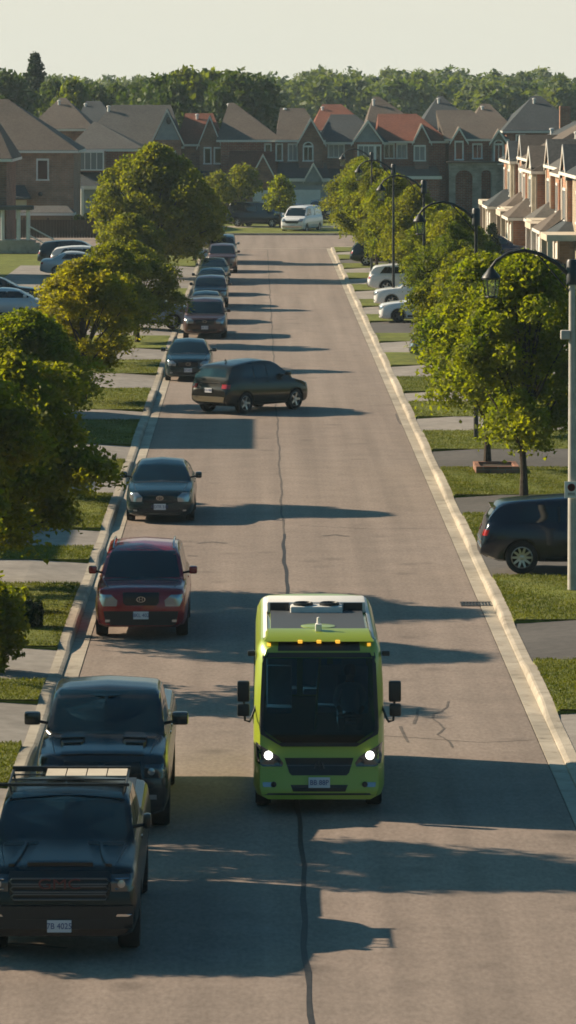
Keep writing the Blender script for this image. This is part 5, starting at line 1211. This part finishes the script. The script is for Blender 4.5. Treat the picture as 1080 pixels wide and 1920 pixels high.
# row of houses on the right, facing the street
UX = 18.4; GX = 16.75
cols = [('brick_warm', 'cream', 'roof_dark'), ('brick_buff', 'white', 'roof_brown'), ('brick_warm', 'cream', 'roof_brown'), ('brick_buff', 'cream', 'roof_grey'), ('brick_warm', 'white', 'roof_brown'), ('brick_buff', 'cream', 'roof_dark')]
RW = 12.6; names = ['farthest', 'second farthest', 'third farthest', 'fourth farthest', 'fifth farthest', 'nearest']
for i in range(6):
    yc = 304.6-i*13.2; wl, tr, rm = cols[i]
    UX = 18.4+(0, .5, -.2, .6, .1, -.3)[i]; GX = 16.75+(0, .7, -.1, .9, .2, .5)[i]
    t = house(f'{names[i]} house of the sunlit row at right, {"red" if wl=="brick_warm" else "buff"} brick', UX, yc, R(-90), 'sunlit houses along the right side')
    w2 = RW/2; wl2 = 'cream' if wl == 'brick_warm' else 'brick_warm'
    b = MB(); b.box(-w2, w2, 0, 10, 0, 5.9+(0, .35, -.2, .25, 0, .3)[i]); b.obj('wall', M[wl], t)
    roof('roof', -w2-.4, w2+.4, -.4, 10.4, 6.0+(0, .35, -.2, .25, 0, .3)[i], 9.4 if i % 2 else 8.8, 'x', 3.6, 3.6, M[rm], t)
    # tall gabled bays with pale piers
    g0 = -w2+.2 if i % 2 else w2-4.9
    gable_bay(t, g0, g0+4.6, -.25, 3.5, 3.0, 5.9, 7.7 if i % 2 else 7.2, wl2, rm, .12)
    window(t, g0+2.3, 3.5, 2.0, 1.7, -.25, 3, 1)
    for xx in (g0+.1, g0+4.1): b = MB(); b.box(xx, xx+.42, -.32, -.253, 2.9, 5.88); b.obj('pier', M[tr], t)
    b = MB(); b.box(w2-.5, w2+.002, -.12, -.002, 2.8, 5.8); b.obj('corner_pier', M[tr], t)
    g2 = w2-3.6 if i % 2 else -w2+.6
    b = MB(); b.box(g2+.3, g2+2.8, -.12, -.002, 3.1, 5.8); b.obj('bay_wall', M['brick_warm'], t); window(t, g2+1.55, 3.6, 1.2, 1.6, -.12, 2, 1)
    # projecting garage with a gabled roof and piers
    gy = -(UX-GX); x0 = -w2+.3 if i % 2 else w2-6.6; x1 = x0+6.3
    b = MB(); b.box(x0, x1, gy, -.02, 0, 2.65); b.obj('garage_wall', M[wl if i % 3 else 'cream'], t)
    roof('garage_roof', x0-.35, x1+.35, gy-.35, .0, 2.75, 3.9, 'y', 1.4, 0, M[rm], t)
    garage_door(t, x0+.45, x0+2.85, 2.2, gy, 'white'); garage_door(t, x1-2.85, x1-.45, 2.2, gy, 'white')
    for xx in (x0-.02, (x0+x1)/2-.2, x1-.38): b = MB(); b.box(xx, xx+.4, gy-.14, gy-.003, 0, 2.55); b.obj('pier', M[tr], t)
    # porch beside it
    p0, p1 = (x1+.4, w2-.3) if i % 2 else (-w2+.3, x0-.4)
    b = MB(); b.box(p0, p1, -2.0, -.01, 2.6, 2.95); b.obj('porch_roof', M['cream'], t)
    for xx in (p0+.05, p1-.35): b = MB(); b.box(xx, xx+.32, -1.95, -1.65, 0, 2.597); b.obj('porch_column', M[tr], t)
    b = MB(); b.box((p0+p1)/2-.5, (p0+p1)/2+.5, -.08, -.003, 0, 2.2); b.obj('door', M['wood_dark'], t)
    vent(t, -2.0, 3.2, 8.2); vent(t, 1.5, 7, 8.0)
    b = MB(); b.box(-w2+.9, -w2+1.6, 4, 4.8, 6.5, 9.9 if i % 2 == 0 else 9.4); b.obj('chimney', M[wl], t)
# fences at the end of the street
t = thing('wooden_fence', 'beige board fence panel left of the large dark blue vehicle', 'fence', (XP(430, 345), 345, .14)); w = (455-403)/F*345/2
b = MB()
for i in range(16): x = -w+2*w*i/16; b.box(x+.008, x+2*w/16-.008, -.02, .02, 0, 1.75+(.0 if i % 2 else .012))
b.obj('board_panel', M['fencebeige'] if 'fencebeige' in M else M['wood'], t)
for x in (-w, 0, w): b = MB(); b.box(x-.06, x+.06, .025, .14, 0, 1.85); b.obj('post', M['wood'], t)
t = thing('wooden_fence', 'dark board fence below the pink brick house', 'fence', (XP(90, 312), 312, .14)); w = 90/F*312
b = MB()
for i in range(34): x = -w+2*w*i/34; b.box(x+.008, x+2*w/34-.008, -.02, .02, 0, 1.35)
b.obj('board_panel', M['wood_dark'], t)
for i in range(5): b = MB(); x = -w+2*w*i/4; b.box(x-.06, x+.06, .025, .14, 0, 1.5); b.obj('post', M['wood_dark'], t)
t = thing('garden_shed', 'low brown shed with grey roof against the pink brick house', 'shed', (XP(85, 322), 322, .14)); w = 50/F*322
b = MB(); b.box(-w, w, 0, 3, 0, 1.55); b.obj('wall', M['wood'], t); roof('roof', -w-.15, w+.15, -.2, 3.2, 1.6, 2.1, 'x', .6, .6, M['roof_grey'], t)
blob_shrub(245, 440, 1.3, 1.6, 4000, 'dark bush at the foot of the four part window house', M['shrub'], 12, .13)
blob_shrub(160, 442, 1.0, 1.5, 3000, 'dark bush beside the porch column house at the left', M['shrub'], 13, .13)
t = thing('cypress_shrub', 'narrow dark cypress standing before the pale garages', 'shrub', (XP(922, 262), 262, .12))
P_, _ = crown_points(.42, .1, 2.6, 40, 60, .14, 9, .1, .8); link('crown', leaf_mesh('crown', P_, .09, M['shrub']), None, t)
b = MB(); b.tube([(0, 0, 0), (0, 0, 1.2)], .05, 6); b.obj('trunk', M['bark'], t)
# ---------------------------------------------------------------- air
HAZE = .00013
if HAZE:
    b = MB(); b.box(-900, 900, -60, 1000, -2, 24); h = b.obj('haze', None); h['kind'] = 'stuff'
    m = bpy.data.materials.new('haze_air'); m.use_nodes = True; T = m.node_tree; T.nodes.clear()
    v = T.nodes.new('ShaderNodeVolumePrincipled'); v.inputs['Density'].default_value = HAZE; v.inputs['Color'].default_value = (.72, .9, 1.0, 1); v.inputs['Anisotropy'].default_value = .2
    o = T.nodes.new('ShaderNodeOutputMaterial'); T.links.new(v.outputs[0], o.inputs['Volume']); h.data.materials.append(m)
